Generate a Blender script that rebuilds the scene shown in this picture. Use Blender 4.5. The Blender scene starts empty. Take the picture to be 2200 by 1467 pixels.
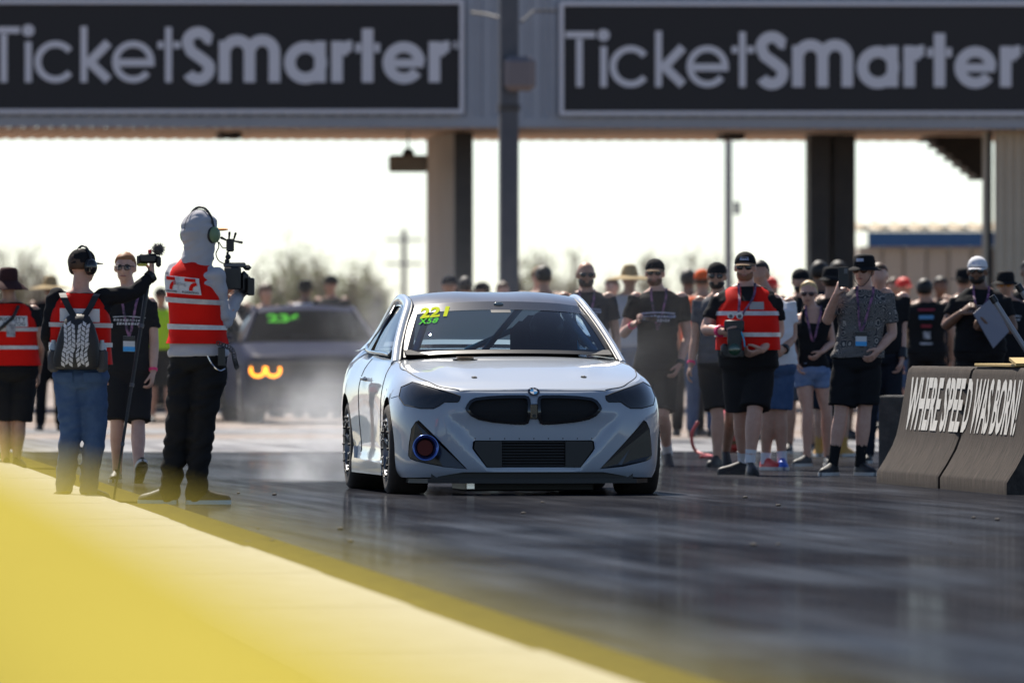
import bpy, bmesh, math, random
import numpy as np
from mathutils import Vector, Matrix, noise
from mathutils.bvhtree import BVHTree

random.seed(7)
R = math.radians
SC = bpy.context.scene
COL = SC.collection

# ------------------------------------------------------------------ camera, sky, sun, exposure
F = 24444.0            # focal length in photograph pixels (400 mm on 36 mm, 2200 px)
XC, YH, CH = 1100.0, 727.0, 1.04   # image centre x, horizon row, camera height
cam = bpy.data.cameras.new('camera')
cam.lens, cam.sensor_width = 400.0, 36.0
cam.shift_y = -6.5/2200
cam.clip_start, cam.clip_end = 0.5, 6000
cam.dof.use_dof = True
cam.dof.focus_distance = 76.5
cam.dof.aperture_fstop = 4.8
camo = bpy.data.objects.new('camera', cam)
camo.location = (0, 0, CH)
camo.rotation_euler = (R(90), 0, 0)
COL.objects.link(camo)
SC.camera = camo

SUN_EL, SUN_AZ = R(50), R(-22)       # azimuth measured from +Y towards +X
w = bpy.data.worlds.new('World')
SC.world = w
w.use_nodes = True
nt = w.node_tree
sky = nt.nodes.new('ShaderNodeTexSky')
sky.sky_type = 'NISHITA'
sky.sun_disc = False
sky.sun_elevation = SUN_EL
sky.sun_rotation = SUN_AZ % (2*math.pi)
sky.air_density, sky.dust_density, sky.ozone_density = 0.75, 0.8, 0.8
sky.altitude = 1500
bgn = nt.nodes['Background']
bgn.inputs['Strength'].default_value = 0.083
nt.links.new(sky.outputs[0], bgn.inputs[0])
sd = Vector((math.sin(SUN_AZ)*math.cos(SUN_EL), math.cos(SUN_AZ)*math.cos(SUN_EL), math.sin(SUN_EL)))
sl = bpy.data.lights.new('sun', 'SUN')
sl.energy, sl.angle, sl.color = 5.0, R(0.53), (1.0, 0.93, 0.83)
suno = bpy.data.objects.new('sun', sl)
suno.rotation_euler = sd.to_track_quat('Z', 'Y').to_euler()
suno.location = (-30, 60, 60)
COL.objects.link(suno)
SC.view_settings.view_transform = 'Standard'
SC.view_settings.look = 'None'
SC.view_settings.exposure = 0.72
SC.view_settings.gamma = 1.0
SC.render.engine = 'CYCLES'
SC.cycles.use_denoising = True
SC.cycles.use_adaptive_sampling = False
SC.cycles.max_bounces = 8
SC.cycles.transparent_max_bounces = 16
SC.cycles.volume_bounces = 1
SC.cycles.volume_max_steps = 256
SC.cycles.volume_step_rate = 2.0
SC.cycles.caustics_reflective = False
SC.cycles.caustics_refractive = False
SC.cycles.sample_clamp_indirect = 6

# ------------------------------------------------------------------ helpers
def W(px, py, d):
    return Vector(((px-XC)/F*d, d, CH-(py-YH)/F*d))
def GD(py):
    return CH*F/(py-YH)
def PX(p):
    return (XC+p.x*F/p.y, YH-(p.z-CH)*F/p.y)

MATS = {}
def pm(name, col, rough=0.6, metal=0.0, spec=0.5, coat=0.0, var=None, bump=None, stretch=(1, 1, 1), emit=None, sheen=0.0, alpha=None):
    """principled material; var=(scale, amount, second colour) mottling; bump=(scale, strength)"""
    if name in MATS:
        return MATS[name]
    m = bpy.data.materials.new(name)
    m.use_nodes = True
    t = m.node_tree
    b = t.nodes['Principled BSDF']
    c = (*col, 1) if len(col) == 3 else col
    b.inputs['Base Color'].default_value = c
    b.inputs['Roughness'].default_value = rough
    b.inputs['Metallic'].default_value = metal
    b.inputs['Specular IOR Level'].default_value = spec
    b.inputs['Coat Weight'].default_value = coat
    b.inputs['Coat Roughness'].default_value = 0.03
    b.inputs['Sheen Weight'].default_value = sheen
    m.diffuse_color = c
    if emit:
        b.inputs['Emission Color'].default_value = (*emit[0], 1)
        b.inputs['Emission Strength'].default_value = emit[1]
    if alpha is not None:
        b.inputs['Alpha'].default_value = alpha
    if var or bump:
        tc = t.nodes.new('ShaderNodeTexCoord')
        mp = t.nodes.new('ShaderNodeMapping')
        mp.inputs['Scale'].default_value = stretch
        t.links.new(tc.outputs['Object'], mp.inputs[0])
    if var:
        n = t.nodes.new('ShaderNodeTexNoise')
        n.inputs['Scale'].default_value = var[0]
        n.inputs['Detail'].default_value = 5
        n.inputs['Roughness'].default_value = 0.65
        t.links.new(mp.outputs[0], n.inputs[0])
        r = t.nodes.new('ShaderNodeValToRGB')
        r.color_ramp.elements[0].position = 0.5-0.28*var[1]
        r.color_ramp.elements[1].position = 0.5+0.28*var[1]
        c2 = (*var[2], 1)
        r.color_ramp.elements[0].color = c
        r.color_ramp.elements[1].color = c2
        t.links.new(n.outputs[0], r.inputs[0])
        t.links.new(r.outputs[0], b.inputs['Base Color'])
    if bump:
        n2 = t.nodes.new('ShaderNodeTexNoise')
        n2.inputs['Scale'].default_value = bump[0]
        n2.inputs['Detail'].default_value = 4
        t.links.new(mp.outputs[0], n2.inputs[0])
        bp = t.nodes.new('ShaderNodeBump')
        bp.inputs['Strength'].default_value = bump[1]
        bp.inputs['Distance'].default_value = 0.01
        t.links.new(n2.outputs[0], bp.inputs['Height'])
        t.links.new(bp.outputs[0], b.inputs['Normal'])
    MATS[name] = m
    return m

def tag(o, label=None, cat=None, group=None, kind=None):
    if label: o['label'] = label
    if cat: o['category'] = cat
    if group: o['group'] = group
    if kind: o['kind'] = kind
    return o

def empty(name, loc=(0, 0, 0), rz=0.0, label=None, cat=None, group=None):
    o = bpy.data.objects.new(name, None)
    o.empty_display_size = 0.1
    o.location = loc
    o.rotation_euler = (0, 0, rz)
    COL.objects.link(o)
    return tag(o, label, cat, group)

def link(name, me, mat=None, parent=None, world=False, smooth=None):
    """one mesh object; world=True: the vertices are world coordinates although it has a parent"""
    o = bpy.data.objects.new(name, me)
    COL.objects.link(o)
    if mat is not None:
        if isinstance(mat, (list, tuple)):
            for q in mat: me.materials.append(q)
        elif not me.materials:
            me.materials.append(mat)
        else:
            me.materials[0] = mat
    if parent is not None:
        o.parent = parent
        if world:
            m = Matrix.Identity(4)
            chain = []
            p = parent
            while p is not None:
                chain.append(p); p = p.parent
            for p in reversed(chain):
                m = m @ (Matrix.Translation(p.location) @ p.rotation_euler.to_matrix().to_4x4())
            me.transform(m.inverted())
    if smooth is not None:
        shade(me, smooth)
    return o

def shade(me, ang):
    n = len(me.polygons)
    if ang is True or ang >= 179:
        me.polygons.foreach_set('use_smooth', [True]*n)
    else:
        me.polygons.foreach_set('use_smooth', [True]*n)
        try:
            me.set_sharp_from_angle(angle=R(ang))
        except Exception:
            pass

class MB:
    """collects vertices and faces"""
    def __init__(s):
        s.v, s.f = [], []
    def add(s, vs, fs):
        k = len(s.v)
        s.v += [tuple(q) for q in vs]
        s.f += [tuple(i+k for i in f) for f in fs]
        return s
    def box(s, c, size, rot=None, bev=0.0):
        x, y, z = (q/2 for q in size)
        if bev > 0:
            b = min(bev, x*.9, y*.9, z*.9)
            vs = []
            for sx in (-1, 1):
                for sy in (-1, 1):
                    for sz in (-1, 1):
                        vs += [(sx*x, sy*(y-b), sz*(z-b)), (sx*(x-b), sy*y, sz*(z-b)), (sx*(x-b), sy*(y-b), sz*z)]
            bm = bmesh.new()
            for q in vs: bm.verts.new(q)
            bmesh.ops.convex_hull(bm, input=bm.verts)
            bm.verts.index_update()
            vs = [q.co.copy() for q in bm.verts]
            fs = [[q.index for q in f.verts] for f in bm.faces]
            bm.free()
        else:
            vs = [Vector((sx*x, sy*y, sz*z)) for sx in (-1, 1) for sy in (-1, 1) for sz in (-1, 1)]
            fs = [(0, 1, 3, 2), (4, 6, 7, 5), (0, 4, 5, 1), (2, 3, 7, 6), (0, 2, 6, 4), (1, 5, 7, 3)]
        M = rot if rot is not None else Matrix.Identity(3)
        if not isinstance(M, Matrix): M = Matrix.Rotation(M, 3, 'Z')
        c = Vector(c)
        return s.add([M @ Vector(q)+c for q in vs], fs)
    def tube(s, pts, rad, n=10, cap=True, round_=False):
        """tube along points; rad a number or list"""
        pts = [Vector(p) for p in pts]
        if not isinstance(rad, (list, tuple)): rad = [rad]*len(pts)
        if round_:
            d0 = (pts[0]-pts[1]).normalized(); d1 = (pts[-1]-pts[-2]).normalized()
            a, ra, b, rb = [], [], [], []
            for q in (0.95, 0.75, 0.4):
                k = math.sqrt(1-q*q)
                a.append(pts[0]+d0*rad[0]*q); ra.append(rad[0]*k)
            for q in (0.4, 0.75, 0.95):
                k = math.sqrt(1-q*q)
                b.append(pts[-1]+d1*rad[-1]*q); rb.append(rad[-1]*k)
            pts = a+pts+b; rad = ra+list(rad)+rb
        vs, fs = [], []
        up = None
        for i, p in enumerate(pts):
            t = (pts[min(i+1, len(pts)-1)]-pts[max(i-1, 0)])
            t = t.normalized() if t.length > 1e-9 else Vector((0, 0, 1))
            if up is None:
                up = Vector((0, 0, 1)) if abs(t.z) < .9 else Vector((0, 1, 0))
                up = (up-t*up.dot(t)).normalized()
            else:
                up = (up-t*up.dot(t))
                up = up.normalized() if up.length > 1e-6 else t.orthogonal().normalized()
            sd_ = t.cross(up)
            for k in range(n):
                a = 2*math.pi*k/n
                vs.append(p+(up*math.cos(a)+sd_*math.sin(a))*rad[i])
        for i in range(len(pts)-1):
            for k in range(n):
                fs.append((i*n+k, i*n+(k+1) % n, (i+1)*n+(k+1) % n, (i+1)*n+k))
        if cap:
            fs.append(tuple(range(n-1, -1, -1)))
            fs.append(tuple((len(pts)-1)*n+k for k in range(n)))
        return s.add(vs, fs)
    def loft(s, rings, cap=True):
        n = len(rings[0])
        vs = [q for r in rings for q in r]
        fs = []
        for i in range(len(rings)-1):
            for k in range(n):
                fs.append((i*n+k, i*n+(k+1) % n, (i+1)*n+(k+1) % n, (i+1)*n+k))
        if cap:
            fs.append(tuple(range(n-1, -1, -1)))
            fs.append(tuple((len(rings)-1)*n+k for k in range(n)))
        return s.add(vs, fs)
    def ell(s, c, r, rot=None, nu=14, nv=9):
        M = rot if rot is not None else Matrix.Identity(3)
        c = Vector(c); vs, fs = [], []
        for j in range(nv+1):
            t = math.pi*j/nv
            for i in range(nu):
                a = 2*math.pi*i/nu
                vs.append(c+M @ Vector((r[0]*math.sin(t)*math.cos(a), r[1]*math.sin(t)*math.sin(a), r[2]*math.cos(t))))
        for j in range(nv):
            for i in range(nu):
                q = (j*nu+i, (j+1)*nu+i, (j+1)*nu+(i+1) % nu, j*nu+(i+1) % nu)
                fs.append(q)
        return s.add(vs, fs)
    def grid(s, rows, closed=False):
        n = len(rows[0]); vs = [q for r in rows for q in r]; fs = []
        for i in range(len(rows)-1):
            for k in range(n if closed else n-1):
                fs.append((i*n+k, i*n+(k+1) % n, (i+1)*n+(k+1) % n, (i+1)*n+k))
        return s.add(vs, fs)
    def prism(s, poly, axis, h0, h1, mp=None):
        """closed polygon [(a,b)] extruded along axis 'x','y','z' from h0 to h1"""
        n = len(poly)
        def P(a, b, h):
            q = {'x': (h, a, b), 'y': (a, h, b), 'z': (a, b, h)}[axis]
            return mp(q) if mp else q
        vs = [P(a, b, h0) for a, b in poly]+[P(a, b, h1) for a, b in poly]
        fs = [tuple(range(n)), tuple(range(2*n-1, n-1, -1))]
        for i in range(n):
            j = (i+1) % n
            fs.append((i, i+n, j+n, j))
        return s.add(vs, fs)
    def mesh(s, name='mesh', weld=0.0):
        me = bpy.data.meshes.new(name)
        me.from_pydata([tuple(q) for q in s.v], [], s.f)
        bm = bmesh.new(); bm.from_mesh(me)
        if weld >= 0:
            bmesh.ops.remove_doubles(bm, verts=bm.verts, dist=max(weld, 1e-6))
            bmesh.ops.dissolve_degenerate(bm, edges=bm.edges, dist=1e-7)
        bmesh.ops.recalc_face_normals(bm, faces=bm.faces)
        bm.to_mesh(me); bm.free()
        return me
    def build(s, name, mat=None, parent=None, world=False, smooth=None, weld=0.0):
        return link(name, s.mesh(name, weld), mat, parent, world, smooth)

def evaluated(me, mods):
    """apply modifiers to a mesh and return a new mesh"""
    o = bpy.data.objects.new('tmp', me)
    COL.objects.link(o)
    extra = []
    for typ, kw in mods:
        m = o.modifiers.new('m', typ)
        for k, v in kw.items():
            if k == 'object' and isinstance(v, bpy.types.Mesh):
                q = bpy.data.objects.new('tmpb', v); COL.objects.link(q); extra.append(q); v = q
                q.hide_render = True
            setattr(m, k, v)
    dg = bpy.context.evaluated_depsgraph_get()
    out = bpy.data.meshes.new_from_object(o.evaluated_get(dg))
    for q in extra+[o]:
        bpy.data.objects.remove(q)
    return out

def catmull(pts, n):
    """n samples per span through the points"""
    P = [Vector(p) for p in pts]
    P = [P[0]*2-P[1]]+P+[P[-1]*2-P[-2]]
    out = []
    for i in range(1, len(P)-2):
        for k in range(n):
            t = k/n
            a, b, c, d = P[i-1], P[i], P[i+1], P[i+2]
            out.append(0.5*((2*b)+(c-a)*t+(2*a-5*b+4*c-d)*t*t+(3*b-a-3*c+d)*t**3))
    out.append(P[-2])
    return out

def interp(x, xs, ys):
    return float(np.interp(x, xs, ys))
def sint(x, xs, ys):
    """smooth (monotone-ish) interpolation of table"""
    if x <= xs[0]: return ys[0]
    if x >= xs[-1]: return ys[-1]
    i = 0
    while xs[i+1] < x: i += 1
    h = xs[i+1]-xs[i]; t = (x-xs[i])/h
    def sl(k):
        if k <= 0 or k >= len(xs)-1: return 0.0 if False else ((ys[min(k+1, len(xs)-1)]-ys[max(k-1, 0)])/(xs[min(k+1, len(xs)-1)]-xs[max(k-1, 0)]))
        a = (ys[k]-ys[k-1])/(xs[k]-xs[k-1]); b = (ys[k+1]-ys[k])/(xs[k+1]-xs[k])
        return 0.0 if a*b <= 0 else 2*a*b/(a+b)
    m0, m1 = sl(i)*h, sl(i+1)*h
    return (2*t**3-3*t*t+1)*ys[i]+(t**3-2*t*t+t)*m0+(-2*t**3+3*t*t)*ys[i+1]+(t**3-t*t)*m1

def text_mesh(s, size=1.0, bold=0.0, align='CENTER', res=3, spacing=1.0):
    c = bpy.data.curves.new('t', 'FONT')
    c.body = s; c.size = size; c.offset = bold; c.align_x = align; c.resolution_u = res; c.space_character = spacing
    o = bpy.data.objects.new('t', c); COL.objects.link(o)
    dg = bpy.context.evaluated_depsgraph_get()
    me = bpy.data.meshes.new_from_object(o.evaluated_get(dg))
    bpy.data.objects.remove(o); bpy.data.curves.remove(c)
    return me

def mapped_text(name, s, fn, mat, parent, world=True, bold=0.0, res=3, box=None, spacing=1.0, sub=0):
    """text whose bounding box is scaled to box=(u0,v0,u1,v1) and mapped by fn(u,v)->point"""
    me = text_mesh(s, 1.0, bold, 'LEFT', res, spacing)
    bm = bmesh.new(); bm.from_mesh(me)
    bmesh.ops.triangulate(bm, faces=bm.faces)
    if sub: bmesh.ops.subdivide_edges(bm, edges=bm.edges, cuts=sub)
    xs = [q.co.x for q in bm.verts]; ys = [q.co.y for q in bm.verts]
    x0, x1, y0, y1 = min(xs), max(xs), min(ys), max(ys)
    for q in bm.verts:
        u = box[0]+(q.co.x-x0)/(x1-x0)*(box[2]-box[0]); v = box[1]+(q.co.y-y0)/(y1-y0)*(box[3]-box[1])
        q.co = fn(u, v)
    bm.to_mesh(me); bm.free()
    return link(name, me, mat, parent, world)
# ------------------------------------------------------------------ the setting
TR = R(5.9)            # the strip runs away to the left by this angle
TD = Vector((-math.sin(TR), math.cos(TR), 0))      # along the strip, away from the camera
TN = Vector((math.cos(TR), math.sin(TR), 0))       # across it, to the right

def ground_mat(name, c1, c2, c3, rough, kind):
    m = bpy.data.materials.new(name); m.use_nodes = True
    t = m.node_tree; N = t.nodes; L = t.links
    b = N['Principled BSDF']
    tc = N.new('ShaderNodeTexCoord')
    mp = N.new('ShaderNodeMapping'); mp.inputs['Rotation'].default_value = (0, 0, -TR)
    L.new(tc.outputs['Object'], mp.inputs[0])
    def nz(sc, stretch, det=6, ro=0.6):
        q = N.new('ShaderNodeMapping'); q.inputs['Scale'].default_value = stretch
        L.new(mp.outputs[0], q.inputs[0])
        n = N.new('ShaderNodeTexNoise'); n.inputs['Scale'].default_value = sc
        n.inputs['Detail'].default_value = det; n.inputs['Roughness'].default_value = ro
        L.new(q.outputs[0], n.inputs[0]); return n
    def ramp(src, p0, p1, a, bb):
        r = N.new('ShaderNodeValToRGB')
        r.color_ramp.elements[0].position = p0; r.color_ramp.elements[1].position = p1
        r.color_ramp.elements[0].color = a; r.color_ramp.elements[1].color = bb
        L.new(src, r.inputs[0]); return r
    def mix(f, a, bb, typ='MIX'):
        x = N.new('ShaderNodeMix'); x.data_type = 'RGBA'; x.blend_type = typ
        if hasattr(f, 'is_linked'): L.new(f, x.inputs[0])
        else: x.inputs[0].default_value = f
        L.new(a, x.inputs[6]); L.new(bb, x.inputs[7]); return x.outputs[2]
    K = (0, 0, 0, 1); Wt = (1, 1, 1, 1)
    big = nz(0.35, (1, 0.12, 1))            # wide streaks along the strip
    mid = nz(3.0, (1, 0.05, 1))             # tyre streaks
    fine = nz(60, (1, 0.6, 1), 3)           # grit
    ca = ramp(big.outputs[0], 0.38, 0.62, (*c1, 1), (*c2, 1))
    cb = ramp(mid.outputs[0], 0.35, 0.70, (*c1, 1), (*c3, 1))
    c = mix(0.5, ca.outputs[0], cb.outputs[0])
    g = ramp(fine.outputs[0], 0.3, 0.7, (0.75, 0.75, 0.75, 1), (1.2, 1.2, 1.2, 1))
    c = mix(1.0, c, g.outputs[0], 'MULTIPLY')
    L.new(c, b.inputs['Base Color'])
    rr = ramp(mid.outputs[0], 0.3, 0.7, (rough[0],)*3+(1,), (rough[1],)*3+(1,))
    patch = nz(0.5, (1, 0.25, 1), 3)
    rp = ramp(patch.outputs[0], 0.42, 0.6, (0.7, 0.7, 0.7, 1), (1.25, 1.25, 1.25, 1))
    rr2 = mix(1.0, rr.outputs[0], rp.outputs[0], 'MULTIPLY')
    L.new(rr2, b.inputs['Roughness'])
    bp = N.new('ShaderNodeBump'); bp.inputs['Strength'].default_value = 0.06 if kind == 'rubber' else 0.6
    bp.inputs['Distance'].default_value = 0.004
    bn = nz(25, (1, 0.15, 1), 4)
    L.new(bn.outputs[0], bp.inputs['Height']); L.new(bp.outputs[0], b.inputs['Normal'])
    b.inputs['Specular IOR Level'].default_value = 0.07 if kind == 'rubber' else 0.3
    if kind == 'rubber':
        # rubber film: dull black with glossy patches that only mirror at low angles
        gl = N.new('ShaderNodeBsdfGlossy'); L.new(rr2, gl.inputs['Roughness']); gl.inputs['Color'].default_value = (.92, .95, 1, 1)
        df = N.new('ShaderNodeBsdfDiffuse'); L.new(c, df.inputs[0]); L.new(bp.outputs[0], gl.inputs['Normal'])
        lw = N.new('ShaderNodeLayerWeight'); lw.inputs[0].default_value = .5
        pw = N.new('ShaderNodeMath'); pw.operation = 'POWER'; L.new(lw.outputs['Facing'], pw.inputs[0]); pw.inputs[1].default_value = 5
        st = nz(6.0, (1, 0.02, 1), 6)
        fr = ramp(st.outputs[0], 0.36, 0.66, (.12,)*3+(1,), (.27,)*3+(1,))
        pt = ramp(patch.outputs[0], 0.36, 0.62, (1.08,)*3+(1,), (.85,)*3+(1,))
        f1 = mix(1.0, fr.outputs[0], pt.outputs[0], 'MULTIPLY')
        mu = N.new('ShaderNodeMath'); mu.operation = 'MULTIPLY'; L.new(f1, mu.inputs[0]); L.new(pw.outputs[0], mu.inputs[1])
        ms = N.new('ShaderNodeMixShader'); L.new(mu.outputs[0], ms.inputs[0]); L.new(df.outputs[0], ms.inputs[1]); L.new(gl.outputs[0], ms.inputs[2])
        L.new(ms.outputs[0], N['Material Output'].inputs[0])
    MATS[name] = m
    return m

M_track = ground_mat('rubbered asphalt', (0.008, 0.009, 0.013), (0.020, 0.021, 0.027), (0.036, 0.034, 0.036), (0.09, 0.14), 'rubber')
M_conc = ground_mat('sunlit concrete apron', (0.20, 0.145, 0.11), (0.27, 0.20, 0.155), (0.13, 0.10, 0.085), (0.6, 0.9), 'conc')
M_soil = ground_mat('dry ground', (0.20, 0.17, 0.12), (0.27, 0.23, 0.16), (0.16, 0.14, 0.09), (0.85, 1.0), 'conc')

def sheet(name, pts, z, mat):
    mb = MB(); mb.add([(x, y, z) for x, y in pts], [tuple(range(len(pts)))])
    o = mb.build(name, mat); tag(o, kind='structure'); return o
def strip_pts(a0, a1, l0, l1):
    """rectangle in strip coordinates: along from a0 to a1, across l0..l1 (origin at camera foot)"""
    return [tuple((TD*a+TN*l).xy) for a, l in ((a0, l0), (a0, l1), (a1, l1), (a1, l0))]
sheet('ground', [(-2500, -600), (2500, -600), (2500, 5000), (-2500, 5000)], -0.008, M_soil)
sheet('apron', strip_pts(60, 330, -40, 70), -0.004, M_conc)
sheet('track', strip_pts(-20, 104, -9, 30), 0.0, M_track)
# dark rubber lanes carried on to the concrete
M_lane = ground_mat('rubber lane', (0.03, 0.027, 0.026), (0.09, 0.07, 0.06), (0.05, 0.043, 0.04), (0.3, 0.6), 'rubber')
sheet('burnout_lane', strip_pts(104.2, 118, 0, 26), 0.0, M_lane)
sheet('burnout_lane', strip_pts(124, 131, -3, 14), 0.0, M_lane)

# painted edge line and low kerb of pale concrete along the left edge of the strip
E0, E1 = Vector((-1.88, 63.1, 0)), Vector((0.28, 34.4, 0))
ED = (E0-E1).normalized(); EN = Vector((ED.y, -ED.x, 0))   # EN: towards the strip
M_yline = pm('worn yellow road paint', (0.13, 0.11, 0.035), 0.9, spec=0.0, var=(9, 0.9, (0.06, 0.052, 0.03)), stretch=(1, .3, 1))
M_kerb = pm('pale painted concrete', (0.52, 0.49, 0.40), 0.9, spec=0.0, var=(5, 1.0, (0.40, 0.37, 0.28)), bump=(30, .4))
p = [E1-ED*28+EN*0.02, E1-ED*28+EN*0.34, E0+ED*40+EN*0.34, E0+ED*40+EN*0.02]
sheet('edge_line', [(q.x, q.y) for q in p], 0.004, M_yline)
kn = 0
a = -28.0
while a < 75:
    ln = 6.05
    off = {0: 0.0, 1: 0.012, 2: -0.012}[kn % 3]
    if a+0.5 < (E0-E1).length < a+ln: ln = (E0-E1).length-a
    c0, c1 = E1+ED*a, E1+ED*(a+ln-0.05)
    mb = MB()
    rings = []
    for c in (c0, c1):
        rings.append([c-EN*(0.90)+Vector((0, 0, 0.0)), c-EN*0.90+Vector((0, 0, 0.045)), c-EN*(0.03-off)+Vector((0, 0, 0.045)), c-EN*(0.015-off)+Vector((0, 0, 0.035)), c-EN*(0.0-off)])
    mb.loft(rings)
    o = mb.build('kerb_slab', M_kerb)
    tag(o, kind='structure')
    a += ln; kn += 1

# ------------------------------------------------------------------ jersey barriers
M_yel = pm('yellow wall paint', (0.43, 0.36, 0.065), 0.9, spec=0.0, var=(1.1, 1.0, (0.23, 0.185, 0.04)), bump=(40, .25))
M_bar = pm('rubber blackened concrete', (0.030, 0.027, 0.026), 0.9, spec=0.08, var=(7, 0.8, (0.115, 0.095, 0.080)), bump=(60, .5), stretch=(1.2, 8, 0.8))
M_bar2 = pm('dark grey concrete', (0.05, 0.048, 0.045), 0.9, var=(14, 0.9, (0.10, 0.095, 0.088)), bump=(70, .6))
JP = [(0, 0), (0.0, 0.085), (0.012, 0.105), (0.06, 0.18), (0.115, 0.28), (0.145, 0.36), (0.165, 0.45), (0.195, 0.62), (0.222, 0.79), (0.232, 0.825), (0.25, 0.842)]
def barrier_profile(h=0.842, wid=0.66):
    half = [(x, z*h/0.842) for x, z in JP]
    return half+[(wid-x, z) for x, z in reversed(half)]
def barrier(name, p_far, length, direction, normal, mat, label, cat, h=0.842, group=None):
    """jersey barrier; p_far = foot of the strip-side face at its far end, direction towards the near end"""
    o = empty(name, p_far, 0, label, cat, group)
    prof = barrier_profile(h)
    n = int(length/0.15)+1
    rings = []
    for i in range(n+1):
        a = length*i/n
        ins = 0.0
        if i in (0, n): ins = 0.012
        ring = []
        for x, z in prof:
            j = noise.noise(Vector((a*2.1+p_far.x*7, x*5, z*6)))*0.0025 if 0 < i < n else 0
            ring.append(p_far+direction*(a+(ins if i == 0 else -ins if i == n else 0))+normal*(x+j+ (0.01 if i in (0, n) else 0))+Vector((0, 0, z+(0 if z == 0 else j*.6)-(0.008 if i in (0, n) and z > 0.05 else 0))))
        rings.append(ring)
    mb = MB(); mb.loft(rings)
    mb.build('concrete_body', mat, o, True, 45)
    return o
bfar = W(1880, 1037, GD(1037)); bnear = W(2160, 1063, GD(1063))
bd = (bnear-bfar); bd.z = 0; blen = bd.length; bd.normalize(); bn_ = Vector((-bd.y, bd.x, 0))
if bn_.x < 0: bn_ = -bn_
bl = (blen-0.09)/2
B1 = barrier('jersey_barrier', bfar, bl, bd, bn_, M_bar, 'black jersey barrier lettered WHERE SPEED, the far one of the pair', 'barrier', group='jersey barriers beside the strip')
B2 = barrier('jersey_barrier', bfar+bd*(bl+0.09), bl, bd, bn_, M_bar, 'black jersey barrier lettered WAS BORN, the near one of the pair', 'barrier', group='jersey barriers beside the strip')
M_wpaint = pm('chipped white paint', (0.70, 0.68, 0.64), 0.8, spec=0.1, var=(30, 0.6, (0.52, 0.50, 0.46)))
def bar_map(u, v):
    zs = [q[1] for q in JP]; xs = [q[0] for q in JP]
    z = v; x = interp(z, zs, xs)
    # slanted brush letters
    return bfar+bd*(u+(v-0.5)*0.0)+bn_*(x-0.005)+Vector((0, 0, z+0.002))
mapped_text('lettering', 'WHERE SPEE', bar_map, M_wpaint, B1, True, bold=0.028, box=(0.42, 0.385, bl-0.015, 0.765), spacing=1.0, sub=2)
mapped_text('lettering', 'D WAS BORN!', bar_map, M_wpaint, B2, True, bold=0.028, box=(bl+0.12, 0.385, blen-0.62, 0.765), spacing=1.0, sub=2)
# square block behind the far end
p0 = W(1880, 1010, GD(1018)); p0.z = 0
o = empty('concrete_block', p0, -TR, 'square dark grey concrete block at the far end of the lettered barriers', 'block')
mb = MB(); mb.box((0.47, 0.55, 0.30), (0.9, 0.9, 0.60), bev=0.012); mb.build('block_body', M_bar2, o)
mb = MB(); mb.box((0.30, 0.095, 0.30), (0.03, 0.012, 0.56)); mb.build('joint', pm('dark joint', (0.02, 0.02, 0.02), .9), o)

# yellow wall close to the camera
yd = Vector((0.4764, -6.77, 0)).normalized()   # towards the camera
yn = Vector((-yd.y, yd.x, 0))
if yn.x > 0: yn = -yn       # away from the strip
for i in range(3):
    pf = Vector((-0.652+0.25, 13.0, 0))+yd*(i*3.86)
    barrier('yellow_barrier', pf, 3.8, yd, yn, M_yel, ['yellow painted concrete wall section blurred at the left edge of the picture', 'yellow painted concrete wall section in the blurred lower left corner', 'yellow painted concrete wall section nearest the camera, cut by the bottom edge'][i], 'barrier', h=0.93, group='yellow wall in the foreground')

# ------------------------------------------------------------------ control tower bridge with the sign boards
TDIST = 165.0
def fas(px, py, out=0.0):
    """photo pixel -> point on the tower's front plane, moved out towards the camera"""
    X = (px-XC)/F
    u = X*TDIST/(math.cos(TR)-X*math.sin(TR))
    d = TDIST+u*math.sin(TR)
    return Vector((u*math.cos(TR), d, CH-(py-YH)/F*d))-TD*out
M_sid = pm('blue grey corrugated siding', (0.36, 0.39, 0.44), 0.45, spec=.5, var=(0.8, .8, (0.30, 0.33, 0.38)))
M_sidw = pm('cream corrugated siding', (0.62, 0.53, 0.40), 0.6, var=(0.6, .7, (0.52, 0.44, 0.33)))
M_soff = pm('tan soffit metal', (0.80, 0.60, 0.42), 0.6, var=(1.5, .8, (0.66, 0.48, 0.33)))
M_board = pm('matt black sign face', (0.013, 0.013, 0.016), 0.6)
M_white = pm('white sign paint', (0.68, 0.69, 0.74), 0.5)
M_pier = pm('cream concrete pier', (0.56, 0.54, 0.51), 0.85, var=(1.2, .9, (0.47, 0.45, 0.42)))
M_dark = pm('dark steel and pier shade', (0.035, 0.033, 0.035), 0.6, var=(4, .8, (0.06, 0.055, 0.05)))  # steel parts; also the painted shade on the tower piers
tower = empty('control_tower', fas(1100, 727), TR, 'corrugated tower bridge spanning the strip above two black TicketSmarter boards', 'building')
# local axes: x across, y away, z up (origin on the front plane at camera height)
TL = (Matrix.Translation(tower.location) @ Matrix.Rotation(TR, 4, 'Z')).inverted()
def tl(px, py, out=0.0):
    return TL @ fas(px, py, out)
zb = tl(1100, 275).z
def tx(px, y):
    K = (px-XC)/F
    return (K*(TDIST+y*math.cos(TR))+y*math.sin(TR))/(math.cos(TR)-K*math.sin(TR))
zt = zb+4.2
ux0, ux1 = -13.0, 15.0
def corrug(x0, x1, z0, z1, y, pitch=0.24, dep=0.035, axis='x'):
    rows_b, rows_t = [], []
    x = x0
    pts = []
    while x < x1:
        for fx, fy in ((0, 0), (0.30, 0), (0.40, dep), (0.90, dep)):
            pts.append((x+fx*pitch, y-fy))
        x += pitch
    mb = MB()
    mb.grid([[(px_, py_, z0) for px_, py_ in pts], [(px_, py_, z1) for px_, py_ in pts]])
    return mb
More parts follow.
